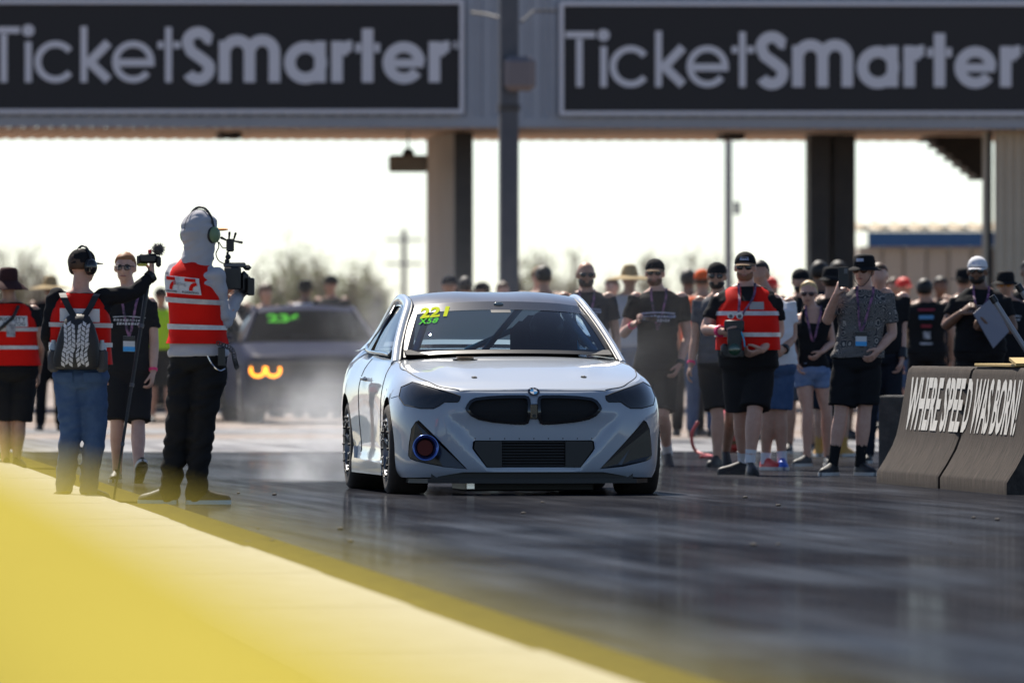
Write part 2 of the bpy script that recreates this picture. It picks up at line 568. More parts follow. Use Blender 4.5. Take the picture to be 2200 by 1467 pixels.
corrug(ux0, ux1, zb+0.15, zt, 0.0).build('siding', M_sid, tower)
mb = MB(); mb.box(((ux0+ux1)/2, 0.0, zb+0.075), (ux1-ux0, 0.10, 0.15)); mb.build('bottom_trim', M_sid, tower)
mb = MB(); mb.box(((ux0+ux1)/2, 5.2, (zb+zt)/2+.3), (ux1-ux0, 10.0, zt-zb-.6)); mb.build('deck_core', M_sidw, tower)
# soffit of ribbed panels
mb = MB(); pts = []
x = ux0
while x < ux1:
    for fx, fz in ((0, 0), (0.35, 0), (0.45, 0.03), (0.9, 0.03)):
        pts.append((x+fx*0.2, fz))
    x += 0.2
mb.grid([[(a_, 0.03, zb+0.02-b_) for a_, b_ in pts], [(a_, 10.2, zb+0.02-b_) for a_, b_ in pts]])
mb.build('soffit', M_soff, tower)
for px_ in (492, 1570):
    mb = MB(); mb.box((tx(px_, 4.0), 4.0, zb-0.05), (0.33, 0.8, 0.10), bev=.02); mb.build('soffit_light', M_dark, tower)
# pier walls: cream sides, front shade painted dark
def pier(x0, x1, y0, y1, mat, name='pier'):
    mb = MB(); mb.box(((x0+x1)/2, (y0+y1)/2, (zb-CH)/2+0.0), (x1-x0, y1-y0, zb+CH-0.02)); 
    o = mb.build(name, mat, tower); return o
x0, x1 = tx(977, 2.3), tx(1015, 2.3)
mb = MB(); mb.box(((x0+x1)/2, 2.3+2.2, (zb-CH)/2), (x1-x0, 4.3, zb+CH-0.06)); mb.build('pier', M_pier, tower)
mb = MB(); mb.box(((x0+x1)/2, 2.3, (zb-CH)/2), (x1-x0+.01, 0.10, zb+CH-0.06)); mb.build('pier_front_shade', M_dark, tower)  # thin dark sheet stands in for shade on the pier front
for xa, xb, ya, yb, m_, nm in ((1740, 1781, 3.0, 3.5, M_dark, 'pier'), (1793, 1838, 3.2, 4.0, M_dark, 'pier'), (1783, 1791, 3.4, 3.5, M_bar2, 'drain_pipe')):  # shade under the tower is put into the piers' dark colour
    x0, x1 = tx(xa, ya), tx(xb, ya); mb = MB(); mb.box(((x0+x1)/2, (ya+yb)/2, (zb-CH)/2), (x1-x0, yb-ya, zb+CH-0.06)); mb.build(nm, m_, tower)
# right leg with cream siding, door jamb and stair
xl = tx(2136, .6)
corrug(xl, ux1, -CH, zb, 0.6, pitch=0.13, dep=0.03).build('leg_siding', M_sidw, tower)
mb = MB(); mb.box((xl+3.2, .95, (zb-CH)/2), (6.2, .6, zb+CH-.05)); mb.build('leg_core', M_sidw, tower)
mb = MB(); mb.box((xl-0.05, 0.75, (zb-CH)/2), (0.07, 0.1, zb+CH-.05)); mb.build('corner_trim', M_dark, tower)
mb = MB(); mb.box((xl-0.13, 0.70, (zb-CH)/2), (0.05, 0.1, zb+CH-.05)); mb.build('corner_trim', M_sidw, tower)
s0, s1 = tl(1995, 318), tl(2115, 405); s0.x, s1.x = tx(1995, 4), tx(2118, 4); s1.z = zb-.66
st = MB()
dx, dz = s1.x-s0.x, s1.z-s0.z
mb = MB(); mb.prism([(s0.x, zb-.04), (s1.x, zb-.04), (s1.x, s1.z), (s1.x-.10, s1.z)], 'y', 4.0, 4.9)
stair = mb.build('stair_stringer', M_dark, tower)
for k in range(7):
    t_ = (k+.5)/7
    mb = MB(); mb.box((s0.x+dx*t_, 4.45, zb-.05+(s1.z-zb)*t_), (0.16, 1.0, 0.04)); mb.build('stair_tread', M_dark, tower)
# ---- boards
def ribbon(path, wd, closed=False):
    """flat stroke polygons from a px polyline; returns quads (list of 4 px points)"""
    n = len(path); L_, R_ = [], []
    for i, (x, y) in enumerate(path):
        if closed: a_, b_ = path[(i-1) % n], path[(i+1) % n]
        else: a_, b_ = path[max(i-1, 0)], path[min(i+1, n-1)]
        tx, ty = b_[0]-a_[0], b_[1]-a_[1]
        l = math.hypot(tx, ty) or 1
        nx, ny = -ty/l, tx/l
        L_.append((x+nx*wd/2, y+ny*wd/2)); R_.append((x-nx*wd/2, y-ny*wd/2))
    qs = []
    for i in range(n if closed else n-1):
        j = (i+1) % n
        qs.append((L_[i], L_[j], R_[j], R_[i]))
    return qs
def arc(cx, cy, r, a0, a1, n=26, ry=None):
    ry = ry or r
    return [(cx+r*math.cos(R(a0+(a1-a0)*i/n)), cy-ry*math.sin(R(a0+(a1-a0)*i/n))) for i in range(n+1)]
LT, BD = 14.0, 24.0
BASE, XT, CT = 188.0, 98.0, 69.0      # baseline, x-height top, cap top rows of the right board
cy = (BASE+XT)/2+1; rl = 45-LT/2; rb = 45.5-BD/2
LETTERS = [
 ('letter_T', [([(1212, CT+LT/2), (1276, CT+LT/2)], LT, 0), ([(1242, CT+LT/2+9), (1242, BASE)], LT, 0)]),
 ('letter_i', [([(1294, XT+3), (1294, BASE)], LT, 0), (arc(1294, 77, 6.5, 0, 360, 16), 13, 1)]),
 ('letter_c', [(arc(1352, cy, rl, 38, 322), LT, 0)]),
 ('letter_k', [([(1412, 68), (1412, BASE)], LT, 0), ([(1464, XT+5), (1421, cy+4)], 19, 0), ([(1421, cy-3), (1464, BASE-5)], 19, 0)]),
 ('letter_e', [(arc(1517, cy, rl, 0, 322), LT, 0), ([(1486, cy+2), (1562, cy+2)], 16, 0)]),
 ('letter_t', [([(1592, 70), (1592, BASE)], LT, 0), ([(1569, 108), (1582, 108)], 15, 0), ([(1602, 108), (1617, 108)], 15, 0)]),
 ('letter_S', [([(1684, 96)]+arc(1655, 104, 23, 25, 180, 14)+[(1640, 122), (1656, 133), (1672, 145)]+arc(1655, 158, 23.5, 20, -152, 16), BD, 0)]),
 ('letter_m', [([(1711, XT+1), (1711, BASE)], BD, 0), (arc(1738, 124, 26, 165, 0, 14)+[(1764, 140), (1764, BASE)], BD, 0), (arc(1791, 124, 26, 165, 0, 14)+[(1817, 140), (1817, BASE)], BD, 0)]),
 ('letter_a', [(arc(1883, cy+2, rb, 0, 360, 30), BD, 1), ([(1914, XT+2), (1914, BASE)], BD, 0)]),
 ('letter_r', [([(1950, XT+2), (1950, BASE)], BD, 0), (arc(1980, 131, 21, 175, 85, 8), 24, 0)]),
 ('letter_t', [([(2015, 73), (2015, BASE)], BD, 0), ([(1989, 114), (2001, 114)], 20, 0), ([(2029, 114), (2041, 114)], 20, 0)]),
 ('letter_e', [(arc(2092, cy+2, rb, 0, 325), BD-1, 0), ([(2064, cy+3), (2134, cy+3)], 18, 0)]),
 ('letter_r', [([(2157, XT+3), (2157, BASE)], BD, 0), (arc(2187, 132, 21, 175, 85, 8), 24, 0)]),
 ('registered_mark', [(arc(2203, 108, 7, 0, 360, 16), 2.4, 1), ([(2201, 104), (2201, 113)], 2.2, 0), ([(2201, 105), (2205, 107), (2201, 109), (2205, 113)], 2.0, 0)]),
]
def board(x0, x1, y0, y1, mp_, label_px, name_label):
    bo = MB()
    fr = []
    # face
    P = [fas(x0, y1, .16), fas(x1, y1, .16), fas(x1, y0, .16), fas(x0, y0, .16)]
    Q = [q+TD*.10 for q in P]
    mb = MB(); mb.add(P+Q, [(0, 1, 2, 3), (7, 6, 5, 4), (0, 4, 5, 1), (1, 5, 6, 2), (2, 6, 7, 3), (3, 7, 4, 0)])
    s = empty('sign_board', (P[0]+P[1])/2, TR, name_label, 'sign', 'sign boards on the tower')
    mb.build('sign_face', M_board, s, True)
    fw = 8.5
    for (a0, b0, a1, b1) in ((x0-fw, y0-fw, x1+fw, y0), (x0-fw, y1, x1+fw, y1+fw), (x0-fw, y0, x0, y1), (x1, y0, x1+fw, y1)):
        P = [fas(a0, b1, .20), fas(a1, b1, .20), fas(a1, b0, .20), fas(a0, b0, .20)]
        Q = [q+TD*.13 for q in P]
        mb = MB(); mb.add(P+Q, [(0, 1, 2, 3), (7, 6, 5, 4), (0, 4, 5, 1), (1, 5, 6, 2), (2, 6, 7, 3), (3, 7, 4, 0)])
        mb.build('frame_rail', M_white, s, True)
    for nm, strokes in LETTERS:
        mb = MB()
        k = 0
        for path, wd, cl in strokes:
            for qd in ribbon(path, wd, bool(cl)):
                f_ = [fas(*mp_(*c), .175+.002*k) for c in qd]
                g_ = [q+TD*.012 for q in f_]
                mb.add(f_+g_, [(0, 1, 2, 3), (0, 4, 5, 1), (1, 5, 6, 2), (2, 6, 7, 3), (3, 7, 4, 0)])
            k += 1
        mb.build(nm, M_white, s, True)
board(1208, 2240, 14, 240, lambda x, y: (x, y), None, 'black TicketSmarter sign board on the right half of the tower bridge')
board(-46, 985, 10, 236, lambda x, y: (58.9+(x-1293.6)*1.01, (y-188)+178), None, 'black TicketSmarter sign board on the left half of the tower bridge')

# ------------------------------------------------------------------ poles and lamps near the tower
M_pole = pm('dark blue grey painted pole', (0.05, 0.06, 0.08), 0.5, var=(3, .8, (0.08, 0.09, 0.11)))
pd = 150.0
pp = W(1093, 727, pd); pp.z = 0
o = empty('timing_pole', pp, 0, 'dark square steel pole with a rounded grey box in front of the tower', 'pole')
s_ = pd/F
mb = MB(); mb.box((0, 0, 3.2), (40*s_, 40*s_, 6.4), rot=TR, bev=.02); mb.build('post', M_pole, o)
q = W(1117, 160, pd); mb = MB(); mb.box((q.x-pp.x, -0.22, q.z), (68*s_, .22, 74*s_), bev=.07); mb.build('speaker_box', pm('grey plastic box', (0.16, 0.15, 0.165), .6), o)
for zz in (228, 236):
    q = W(1094, zz, pd); mb = MB(); mb.box((q.x-pp.x, 0, q.z), (46*s_, 46*s_, 0.03), rot=TR); mb.build('clamp_band', M_dark, o)
mb = MB(); mb.tube([W(1080, 40, pd)-pp+Vector((0, .1, 0)), W(1040, 28, pd)-pp+Vector((0, 6, .15)), W(1005, 8, pd)-pp+Vector((0, 13, .25))], 0.02, 6); mb.build('cable', M_dark, o)
mb = MB(); mb.tube([W(1120, 48, pd)-pp+Vector((0, .1, 0)), W(1150, 20, pd)-pp+Vector((0, 6, .15)), W(1205, 5, pd)-pp+Vector((0, 13, .25))], 0.02, 6); mb.build('cable', M_dark, o)
q = W(877, 352, 168.0)
o = empty('hanging_floodlight', (q.x, q.y, q.z), TR, 'tan floodlight box hanging under the tower beside the cream pier', 'lamp')
M_tan = pm('tan lamp housing', (0.30, 0.23, 0.15), .6, var=(6, .8, (0.2, .15, .1)))
mb = MB(); mb.box((0, 0, 0), (0.56, 0.3, 0.25), bev=.03); mb.build('housing', M_tan, o)
mb = MB(); mb.ell((0, -.02, .15), (.09, .09, .08)); mb.build('bracket', M_dark, o, smooth=True)
mb = MB(); mb.tube([(0, 0, .15), (0, 0, 0.52)], .015, 6); mb.build('hanger', M_dark, o)
q = W(1565, 727, 215.0)
o = empty('light_pole', (q.x, q.y, 0), 0, 'slim grey light pole standing behind the tower', 'pole')
M_gal = pm('galvanised steel', (0.24, 0.25, 0.27), .5)
mb = MB(); mb.tube([(0, 0, 0), (0, 0, 9)], [.085, .06], 10); mb.build('post', M_gal, o)
mb = MB(); mb.box((.16, 0, 3.5), (.12, .1, .25)); mb.build('junction_box', M_gal, o)
q = W(868, 727, 330.0)
o = empty('utility_pole', (q.x, q.y, 0), 0, 'distant utility pole with cross arms left of the cream pier', 'pole')
M_wood = pm('weathered pole wood', (0.30, 0.28, 0.27), .9)
mb = MB(); mb.tube([(0, 0, 0), (0, 0, 4.2)], .08, 8); mb.build('post', M_wood, o)
for zz in (3.2, 3.9):
    mb = MB(); mb.box((0, 0, zz), (1.1, .1, .08)); mb.build('cross_arm', M_wood, o)

# ------------------------------------------------------------------ shed behind
sdx = 205.0
q0, q1 = W(1846, 530, sdx), W(2230, 530, sdx)
o = empty('metal_shed', (q0.x, sdx, 0), 0, 'pale metal shed with a blue eaves band behind the crowd', 'building')
wv = q1.x-q0.x
zt_ = q0.z
M_shed = pm('pale shed siding', (0.50, 0.44, 0.36), .7, var=(.7, .8, (.44, .39, .32)))
M_blue = pm('blue eaves metal', (0.015, 0.10, 0.27), .45)
n_p = 8
for k in range(n_p):
    mb = MB(); mb.box((wv*(k+.5)/n_p, 0.05*(k % 2), zt_/2), (wv/n_p-.03, .1, zt_)); mb.build('wall_panel', M_shed, o)
mb = MB(); mb.box((wv/2, 3.1, zt_/2), (wv, 6, zt_-.02)); mb.build('wall', M_shed, o)
mb = MB(); mb.box((wv/2+.1, -.12, zt_+.13), (wv-.1, .2, .27)); mb.build('eaves_band', M_blue, o)
M_rib = pm('tan roof sheet', (0.52, 0.43, 0.30), .6)
rf = MB(); rf.add([(-.05, -.25, zt_+.28), (wv+.3, -.25, zt_+.28), (wv+.3, 6, zt_+.42), (-.05, 6, zt_+.42), (-.05, -.25, zt_+.31), (wv+.3, -.25, zt_+.31), (wv+.3, 6, zt_+.45), (-.05, 6, zt_+.45)],
                  [(0, 3, 2, 1), (4, 5, 6, 7), (0, 1, 5, 4), (1, 2, 6, 5), (2, 3, 7, 6), (3, 0, 4, 7)])
ro = rf.build('roof', M_rib, o)
for k in range(9):
    mb = MB(); mb.box((wv*(k+.3)/9, 2.8, zt_+.40), (.14, 6.1, .07), rot=Matrix.Rotation(0.022, 3, 'X')); mb.build('roof_rib', M_rib, ro)
# ------------------------------------------------------------------ the white drag coupe
CARY = R(6.5)
def car_paint(name, base, rough=.28, metal=0.0, coat=1.0):
    m = pm(name, base, rough, metal, .5, coat)
    return m
M_paint = car_paint('pale grey car paint', (0.38, 0.42, 0.475), .35, .0)
M_carbon = pm('gloss carbon fibre', (0.022, 0.021, 0.021), .22, 0, .5, .8)
def add_weave(m, sc, c1, c2):
    t = m.node_tree; b = t.nodes['Principled BSDF']
    tc = t.nodes.new('ShaderNodeTexCoord'); k = t.nodes.new('ShaderNodeTexChecker')
    k.inputs['Scale'].default_value = sc; k.inputs['Color1'].default_value = (*c1, 1); k.inputs['Color2'].default_value = (*c2, 1)
    t.links.new(tc.outputs['Object'], k.inputs[0]); t.links.new(k.outputs[0], b.inputs['Base Color'])
add_weave(M_carbon, 70, (0.008, 0.0075, 0.0075), (0.024, 0.021, 0.020))
M_blk = pm('satin black plastic', (0.012, 0.012, 0.013), .45)
M_matt = pm('matt black mesh', (0.010, 0.010, 0.011), .8, bump=(400, .6))
M_gblk = pm('gloss black trim', (0.010, 0.010, 0.011), .12, 0, .5, .5)
M_tyre = pm('dusty drag tyre rubber', (0.022, 0.019, 0.017), .85, var=(12, .8, (0.055, 0.043, 0.034)), bump=(50, .3))
M_chrome = pm('polished aluminium', (0.75, 0.75, 0.76), .15, 1.0)
M_ti = pm('heat blued titanium', (0.10, 0.16, 0.42), .25, .9)
M_tidark = pm('dark heat stained bore', (0.10, 0.015, 0.012), .5, .6)
M_cage = pm('light blue cage paint', (0.07, 0.62, 0.95), .4, 0, .5, .3)
M_int = pm('dark cabin trim', (0.018, 0.018, 0.02), .8)
M_seam = pm('panel gap', (0.015, 0.015, 0.016), .8)
def glass_mat(name, tint, refl=1.45, rough=0.0):
    m = bpy.data.materials.new(name); m.use_nodes = True
    t = m.node_tree; N = t.nodes; L = t.links
    N.remove(N['Principled BSDF'])
    tr = N.new('ShaderNodeBsdfTransparent'); tr.inputs[0].default_value = (*tint, 1)
    gl = N.new('ShaderNodeBsdfGlossy'); gl.inputs['Roughness'].default_value = rough
    fr = N.new('ShaderNodeFresnel'); fr.inputs[0].default_value = refl
    mx = N.new('ShaderNodeMixShader')
    L.new(fr.outputs[0], mx.inputs[0]); L.new(tr.outputs[0], mx.inputs[1]); L.new(gl.outputs[0], mx.inputs[2])
    L.new(mx.outputs[0], N['Material Output'].inputs[0])
    MATS[name] = m
    return m
M_glass = glass_mat('tinted windscreen', (0.40, 0.54, 0.63))
M_glass2 = glass_mat('dark side glass', (0.5, 0.53, 0.56))

def body_shell(stations, edge_z=None, centre=None, un=6, vn=3, tn=12, extra=None):
    """stations: list of (x, y, [(inset, z), ...]) from the front centre round to the rear centre.
       returns a closed mesh (both halves)"""
    ns, nr = len(stations), len(stations[0][2])
    plan = [Vector((s[0], s[1], 0)) for s in stations]
    # outward directions in plan
    nor = []
    for i in range(ns):
        if i == 0: nor.append(Vector((0, -1, 0))); continue
        if i == ns-1: nor.append(Vector((0, 1, 0))); continue
        t = (plan[i+1]-plan[i-1]).normalized(); nor.append(Vector((t.y, -t.x, 0)))
    rows = []
    for r in range(nr):
        pts = []
        for i in range(ns):
            ins, z = stations[i][2][r]
            q = plan[i]-nor[i]*ins; q.z = z
            pts.append(q)
        pts[0].x = 0; pts[-1].x = 0
        rows.append(catmull(pts, un))
    nu = len(rows[0])
    cols = []
    for k in range(nu):
        cols.append(catmull([rows[r][k] for r in range(nr)], vn))
    side = [[cols[k][j] for k in range(nu)] for j in range(len(cols[0]))]
    edge = side[-1]
    top = []
    for i in range(1, tn+1):
        t = i/tn
        rr = []
        for q in edge:
            zc = centre(q.y)
            f = 1-(1-t)**2.3
            rr.append(Vector((q.x*(1-t), q.y, q.z+(zc-q.z)*f)))
        top.append(rr)
    rows = side+top
    if extra:
        for r in rows:
            for q in r: extra(q)
    mb = MB()
    mb.grid(rows)
    mb.grid([[Vector((-q.x, q.y, q.z)) for q in r] for r in reversed(rows)])
    bot = rows[0]
    ring = [q for q in bot]+[Vector((-q.x, q.y, q.z)) for q in reversed(bot[1:-1])]
    mb.add(ring, [tuple(range(len(ring)))])
    return mb.mesh('shell', 1e-5)

def front_rows(z0=.125): return [(.050, z0), (.025, .16), (.012, .24), (.004, .36), (.0, .47), (.010, .56), (.030, .63), (.052, .675), (.085, .699)]
ST = [
 (0.00, 0.000, front_rows()),
 (0.25, 0.008, front_rows()),
 (0.48, 0.035, [(.048, .125), (.022, .16), (.010, .24), (.004, .36), (.002, .47), (.012, .56), (.034, .635), (.06, .683), (.095, .708)]),
 (0.68, 0.105, [(.035, .118), (.012, .16), (.004, .24), (.0, .36), (.004, .47), (.018, .56), (.045, .64), (.085, .70), (.13, .725)]),
 (0.82, 0.250, [(.022, .115), (.006, .16), (.0, .24), (.0, .36), (.002, .47), (.012, .56), (.035, .645), (.075, .715), (.115, .752)]),
 (0.895, 0.47, [(.05, .118), (.025, .16), (.01, .24), (.004, .36), (.0, .47), (.004, .56), (.022, .65), (.07, .74), (.125, .785)]),
 (0.915, 0.80, [(.07, .16), (.03, .20), (.015, .28), (.004, .38), (.0, .48), (.002, .57), (.018, .665), (.07, .765), (.14, .825)]),
 (0.900, 1.20, [(.06, .16), (.02, .20), (.012, .28), (.006, .38), (.004, .48), (.006, .58), (.02, .68), (.06, .79), (.125, .862)]),
 (0.880, 1.65, [(.03, .15), (.0, .20), (.015, .28), (.014, .38), (.010, .48), (.006, .58), (.008, .69), (.04, .81), (.10, .895)]),
 (0.878, 2.30, [(.03, .15), (.0, .20), (.015, .28), (.014, .38), (.010, .48), (.006, .58), (.006, .70), (.04, .82), (.10, .912)]),
 (0.890, 2.85, [(.04, .15), (.0, .20), (.015, .28), (.012, .38), (.006, .48), (.002, .59), (.004, .71), (.04, .83), (.11, .925)]),
 (0.906, 3.25, [(.08, .16), (.04, .20), (.02, .28), (.008, .38), (.002, .48), (.0, .60), (.010, .73), (.06, .85), (.16, .94)]),
 (0.918, 3.55, [(.10, .16), (.05, .20), (.02, .28), (.008, .38), (.002, .48), (.0, .60), (.012, .73), (.07, .86), (.19, .95)]),
 (0.898, 3.90, [(.08, .17), (.04, .21), (.02, .29), (.01, .38), (.002, .48), (.0, .60), (.010, .73), (.06, .86), (.18, .955)]),
 (0.850, 4.22, [(.06, .20), (.03, .23), (.02, .30), (.01, .38), (.0, .48), (.004, .60), (.02, .73), (.06, .87), (.14, .96)]),
 (0.620, 4.42, [(.06, .22), (.03, .25), (.02, .30), (.01, .38), (.0, .48), (.01, .60), (.03, .73), (.05, .87), (.10, .965)]),
 (0.300, 4.475, [(.06, .22), (.03, .25), (.02, .30), (.01, .38), (.0, .48), (.01, .60), (.03, .73), (.05, .87), (.10, .97)]),
 (0.000, 4.49, [(.06, .22), (.03, .25), (.02, .30), (.01, .38), (.0, .48), (.01, .60), (.03, .73), (.05, .87), (.10, .97)]),
]
def car_centre(y):
    return sint(y, [.085, .3, .7, 1.1, 1.45, 1.8, 3.3, 3.9, 4.45], [.703, .762, .836, .888, .918, .925, .93, .975, .975])
def sstep(a, b, x):
    t = max(0., min(1., (x-a)/(b-a))); return t*t*(3-2*t)
def car_extra(q):
    ax = abs(q.x)
    if q.y < 0.12 and .14 < q.z < .58:
        # centre of the bumper set back between two slanting creases
        xl = .30+(q.z-.17)*.80
        k = 1-sstep(-.016, .016, ax-xl)
        q.y += .024*k*sstep(.14, .2, q.z)*sstep(.57, .46, q.z)
    if .25 < q.y < 1.5 and q.z > .72 and ax < .74:
        # raised hood edges leave a shallow power dome
        r = .62-.30*(1.45-q.y)/1.3
        k = math.exp(-((ax-r)/.07)**2)
        q.z += .010*k*sstep(.25, .6, q.y)*sstep(1.5, 1.2, q.y)
        q.z += .008*sstep(r, r-.10, ax)*sstep(.3, .7, q.y)*sstep(1.5, 1.3, q.y)
shell = body_shell(ST, None, car_centre, 8, 3, 14, car_extra)
shell_src = shell.copy()
shell_out = shell.copy()
def offset_mesh(me, d):
    m = me.copy()
    n = [v.normal.copy() for v in m.vertices]
    for v, q in zip(m.vertices, n): v.co += q*d
    return m
BVc = BVHTree.FromPolygons([v.co.copy() for v in shell.vertices], [tuple(p.vertices) for p in shell.polygons])

car0 = W(1148, 727, 75.62); car0.z = 0
CAR = empty('drag_coupe', car0, CARY, 'pale grey white two-door drag car with race number 221 on its windscreen', 'car')
CM = Matrix.Translation(car0) @ Matrix.Rotation(CARY, 4, 'Z'); CI = CM.inverted()
def cray(px, py):
    """photo pixel -> point and normal on the car body (car coordinates)"""
    o = CI @ Vector((0, 0, CH)); d = (CI.to_3x3() @ (W(px, py, 70.0)-Vector((0, 0, CH)))).normalized()
    h = BVc.ray_cast(o, d)
    return h[0], h[1]
def mir(poly): return [(-x, z) for x, z in reversed(poly)]
def prism_mesh(polys, y0, y1):
    mb = MB()
    for p_ in polys: mb.prism(p_, 'y', y0, y1)
    return mb.mesh('cut')
def boolean(a, b, op):
    return evaluated(a, [('BOOLEAN', dict(operation=op, solver='EXACT', object=b))])

HEAD = [(.485, .655), (.54, .676), (.60, .695), (.69, .722), (.775, .748), (.84, .715), (.86, .65), (.835, .596), (.74, .574), (.66, .574), (.625, .592), (.59, .617), (.505, .617), (.492, .63)]
KID = [(.022, .60), (.024, .635), (.034, .655), (.06, .664), (.17, .664), (.30, .658), (.39, .647), (.425, .63), (.448, .60), (.458, .575), (.45, .558), (.42, .525), (.37, .50), (.28, .482), (.13, .468), (.06, .466), (.038, .476), (.026, .51)]
def inset_poly(p_, d):
    n = len(p_); out = []
    cx_ = sum(q[0] for q in p_)/n; cz_ = sum(q[1] for q in p_)/n
    A = sum(p_[i][0]*p_[(i+1) % n][1]-p_[(i+1) % n][0]*p_[i][1] for i in range(n))
    sg = 1 if A > 0 else -1
    for i in range(n):
        a, b, c = p_[i-1], p_[i], p_[(i+1) % n]
        t1 = Vector((b[0]-a[0], b[1]-a[1])).normalized(); t2 = Vector((c[0]-b[0], c[1]-b[1])).normalized()
        n1 = Vector((-t1.y, t1.x))*sg; n2 = Vector((-t2.y, t2.x))*sg
        m = (n1+n2); m = m/max(m.dot(m)/2, .4)
        out.append((b[0]+m.x*d, b[1]+m.y*d))
    return out
INT = [(.755, .497), (.775, .485), (.80, .44), (.815, .33), (.818, .26), (.805, .238), (.77, .222), (.60, .186), (.443, .172)]
LOW = [(-.405, .355), (-.39, .363), (.39, .363), (.405, .355), (.41, .31), (.395, .285), (.315, .183), (-.315, .183), (-.395, .285), (-.41, .31)]
LIP = [(-.47, .152), (.47, .152), (.66, .118), (.66, .09), (-.66, .09), (-.66, .118)]
# pockets
cut_mat = M_blk
def with_mat(me, m):
    me.materials.clear(); me.materials.append(m); return me
shell.materials.append(M_paint)
cuts = [prism_mesh([KID, mir(KID)], -.2, .115), prism_mesh([INT, mir(INT)], -.2, .30), prism_mesh([LOW], -.2, .10), prism_mesh([LIP], -.2, .12)]
arch = MB()
for sx in (-1, 1):
    for yy, rr, zz in ((.80, .345, .305), (3.54, .352, .31)):
        arch.tube([(sx*.55, yy, zz), (sx*1.2, yy, zz)], rr, 48)
cuts.insert(0, arch.mesh('cut'))
for c in cuts:
    with_mat(c, cut_mat)
    for at in range(5):
        cc_ = c.copy(); cc_.transform(Matrix.Translation((.0007*at, .0013*at, .0009*at)))
        r_ = evaluated(shell.copy(), [('BOOLEAN', dict(operation='DIFFERENCE', solver='EXACT', object=cc_, material_mode='TRANSFER'))])
        if len(r_.polygons) > .6*len(shell.polygons): break
    shell = r_
bo = link('body', shell, None, CAR); shade(shell, 28)
# headlamps: dark carbon blanks that follow the body
outm = offset_mesh(shell_src, .0025)
for p_ in (HEAD, mir(HEAD)):
    me = boolean(outm.copy(), prism_mesh([p_], -.2, .62), 'INTERSECT'); me.materials.clear()
    ho = link('headlight', me, M_carbon, CAR); shade(me, 40)
    ol = []
    pts = p_+[p_[0]]
    for i in range(len(pts)-1):
        for k in range(4):
            x_ = pts[i][0]+(pts[i+1][0]-pts[i][0])*k/4; z_ = pts[i][1]+(pts[i+1][1]-pts[i][1])*k/4
            h = BVc.ray_cast(Vector((x_, -1, z_)), Vector((0, 1, 0)))
            if h[0] is not None and h[0].y < .62: ol.append(h[0]+h[1]*.002)
    if ol:
        mb = MB(); mb.tube(ol, .0035, 6); mb.build('headlight_gap', M_seam, ho)
# kidney grilles: rim, blank, centre bar with camera
outm8 = offset_mesh(shell_src, .010)
for p_ in (KID, mir(KID)):
    ring = boolean(outm8.copy(), prism_mesh([p_], -.2, .115), 'INTERSECT')
    ring = boolean(ring, prism_mesh([inset_poly(p_, .020)], -.3, .3), 'DIFFERENCE'); ring.materials.clear()
    ro_ = link('kidney_grille', ring, M_gblk, CAR); shade(ring, 35)
    blank = boolean(offset_mesh(shell_src, -.016), prism_mesh([inset_poly(p_, .018)], -.3, .09), 'INTERSECT'); blank.materials.clear()
    link('grille_mesh', blank, M_matt, ro_)
    top = [q for q in p_ if q[1] > .625]
mb = MB(); mb.box((0, .012, .555), (.05, .03, .10), bev=.006); co_ = mb.build('grille_divider', M_gblk, CAR)
mb = MB(); mb.tube([(0, -.012, .527), (0, .01, .527)], .011, 14); mb.build('front_camera', M_blk, co_)
# lower intake with cooler bars
mb = MB(); mb.box((0, .075, .272), (.80, .02, .178)); lo_ = mb.build('intake_panel', M_matt, CAR)
for sx in (-1, 1):
    mb = MB(); mb.prism([(sx*.212, .188), (sx*.212, .358), (sx*.392, .356), (sx*.40, .31), (sx*.385, .288), (sx*.312, .188)], 'y', .033, .062)
    mb.build('blanking_plate', M_blk, CAR)
for k in range(9):
    z_ = .196+k*.0195
    mb = MB(); mb.box((0, .050, z_), (.42, .022, .0085), bev=.003); mb.build('cooler_bar', pm('dark cooler fin', (.03, .03, .033), .4), CAR)
for k in range(9):
    x_ = -.39+k*.0975
    h = BVc.ray_cast(Vector((x_, -1, .375)), Vector((0, 1, 0)))
    mb = MB(); mb.ell(h[0], (.0045, .003, .0045), nu=8, nv=5); mb.build('rivet', M_blk, CAR)
# side intake liners and the turbo trumpet
for sx in (-1, 1):
    q = [(sx*x, z) for x, z in inset_poly(INT, .004)]
    mb = MB()
    a_ = [Vector((x, .085+.75*max(0, abs(x)-.46)**1.6, z)) for x, z in q]
    mb.add(a_+[v+Vector((0, .02, 0)) for v in a_], [tuple(range(len(a_))), tuple(range(2*len(a_)-1, len(a_)-1, -1))])
    mb.build('side_intake', M_carbon, CAR)
hz, hx = 1.04-(961.5-727)/323, -(1148-909.5)/323*1.006+.02
prof = [(.052, .12), (.053, .04), (.056, .0), (.066, -.028), (.078, -.042), (.086, -.046), (.0885, -.042), (.086, -.036), (.074, -.02), (.066, .0), (.064, .12)]
mb = MB(); n_ = 40
rows = [[Vector((hx+r_*math.cos(2*math.pi*k/n_), .075+y_, hz+r_*math.sin(2*math.pi*k/n_))) for k in range(n_)] for r_, y_ in prof]
mb.grid(rows, True); tq = mb.build('exhaust_trumpet', M_ti, CAR, smooth=True)
mb = MB(); mb.tube([(hx, .07, hz), (hx, .12, hz)], .0525, 28); mb.build('bore', M_tidark, tq)
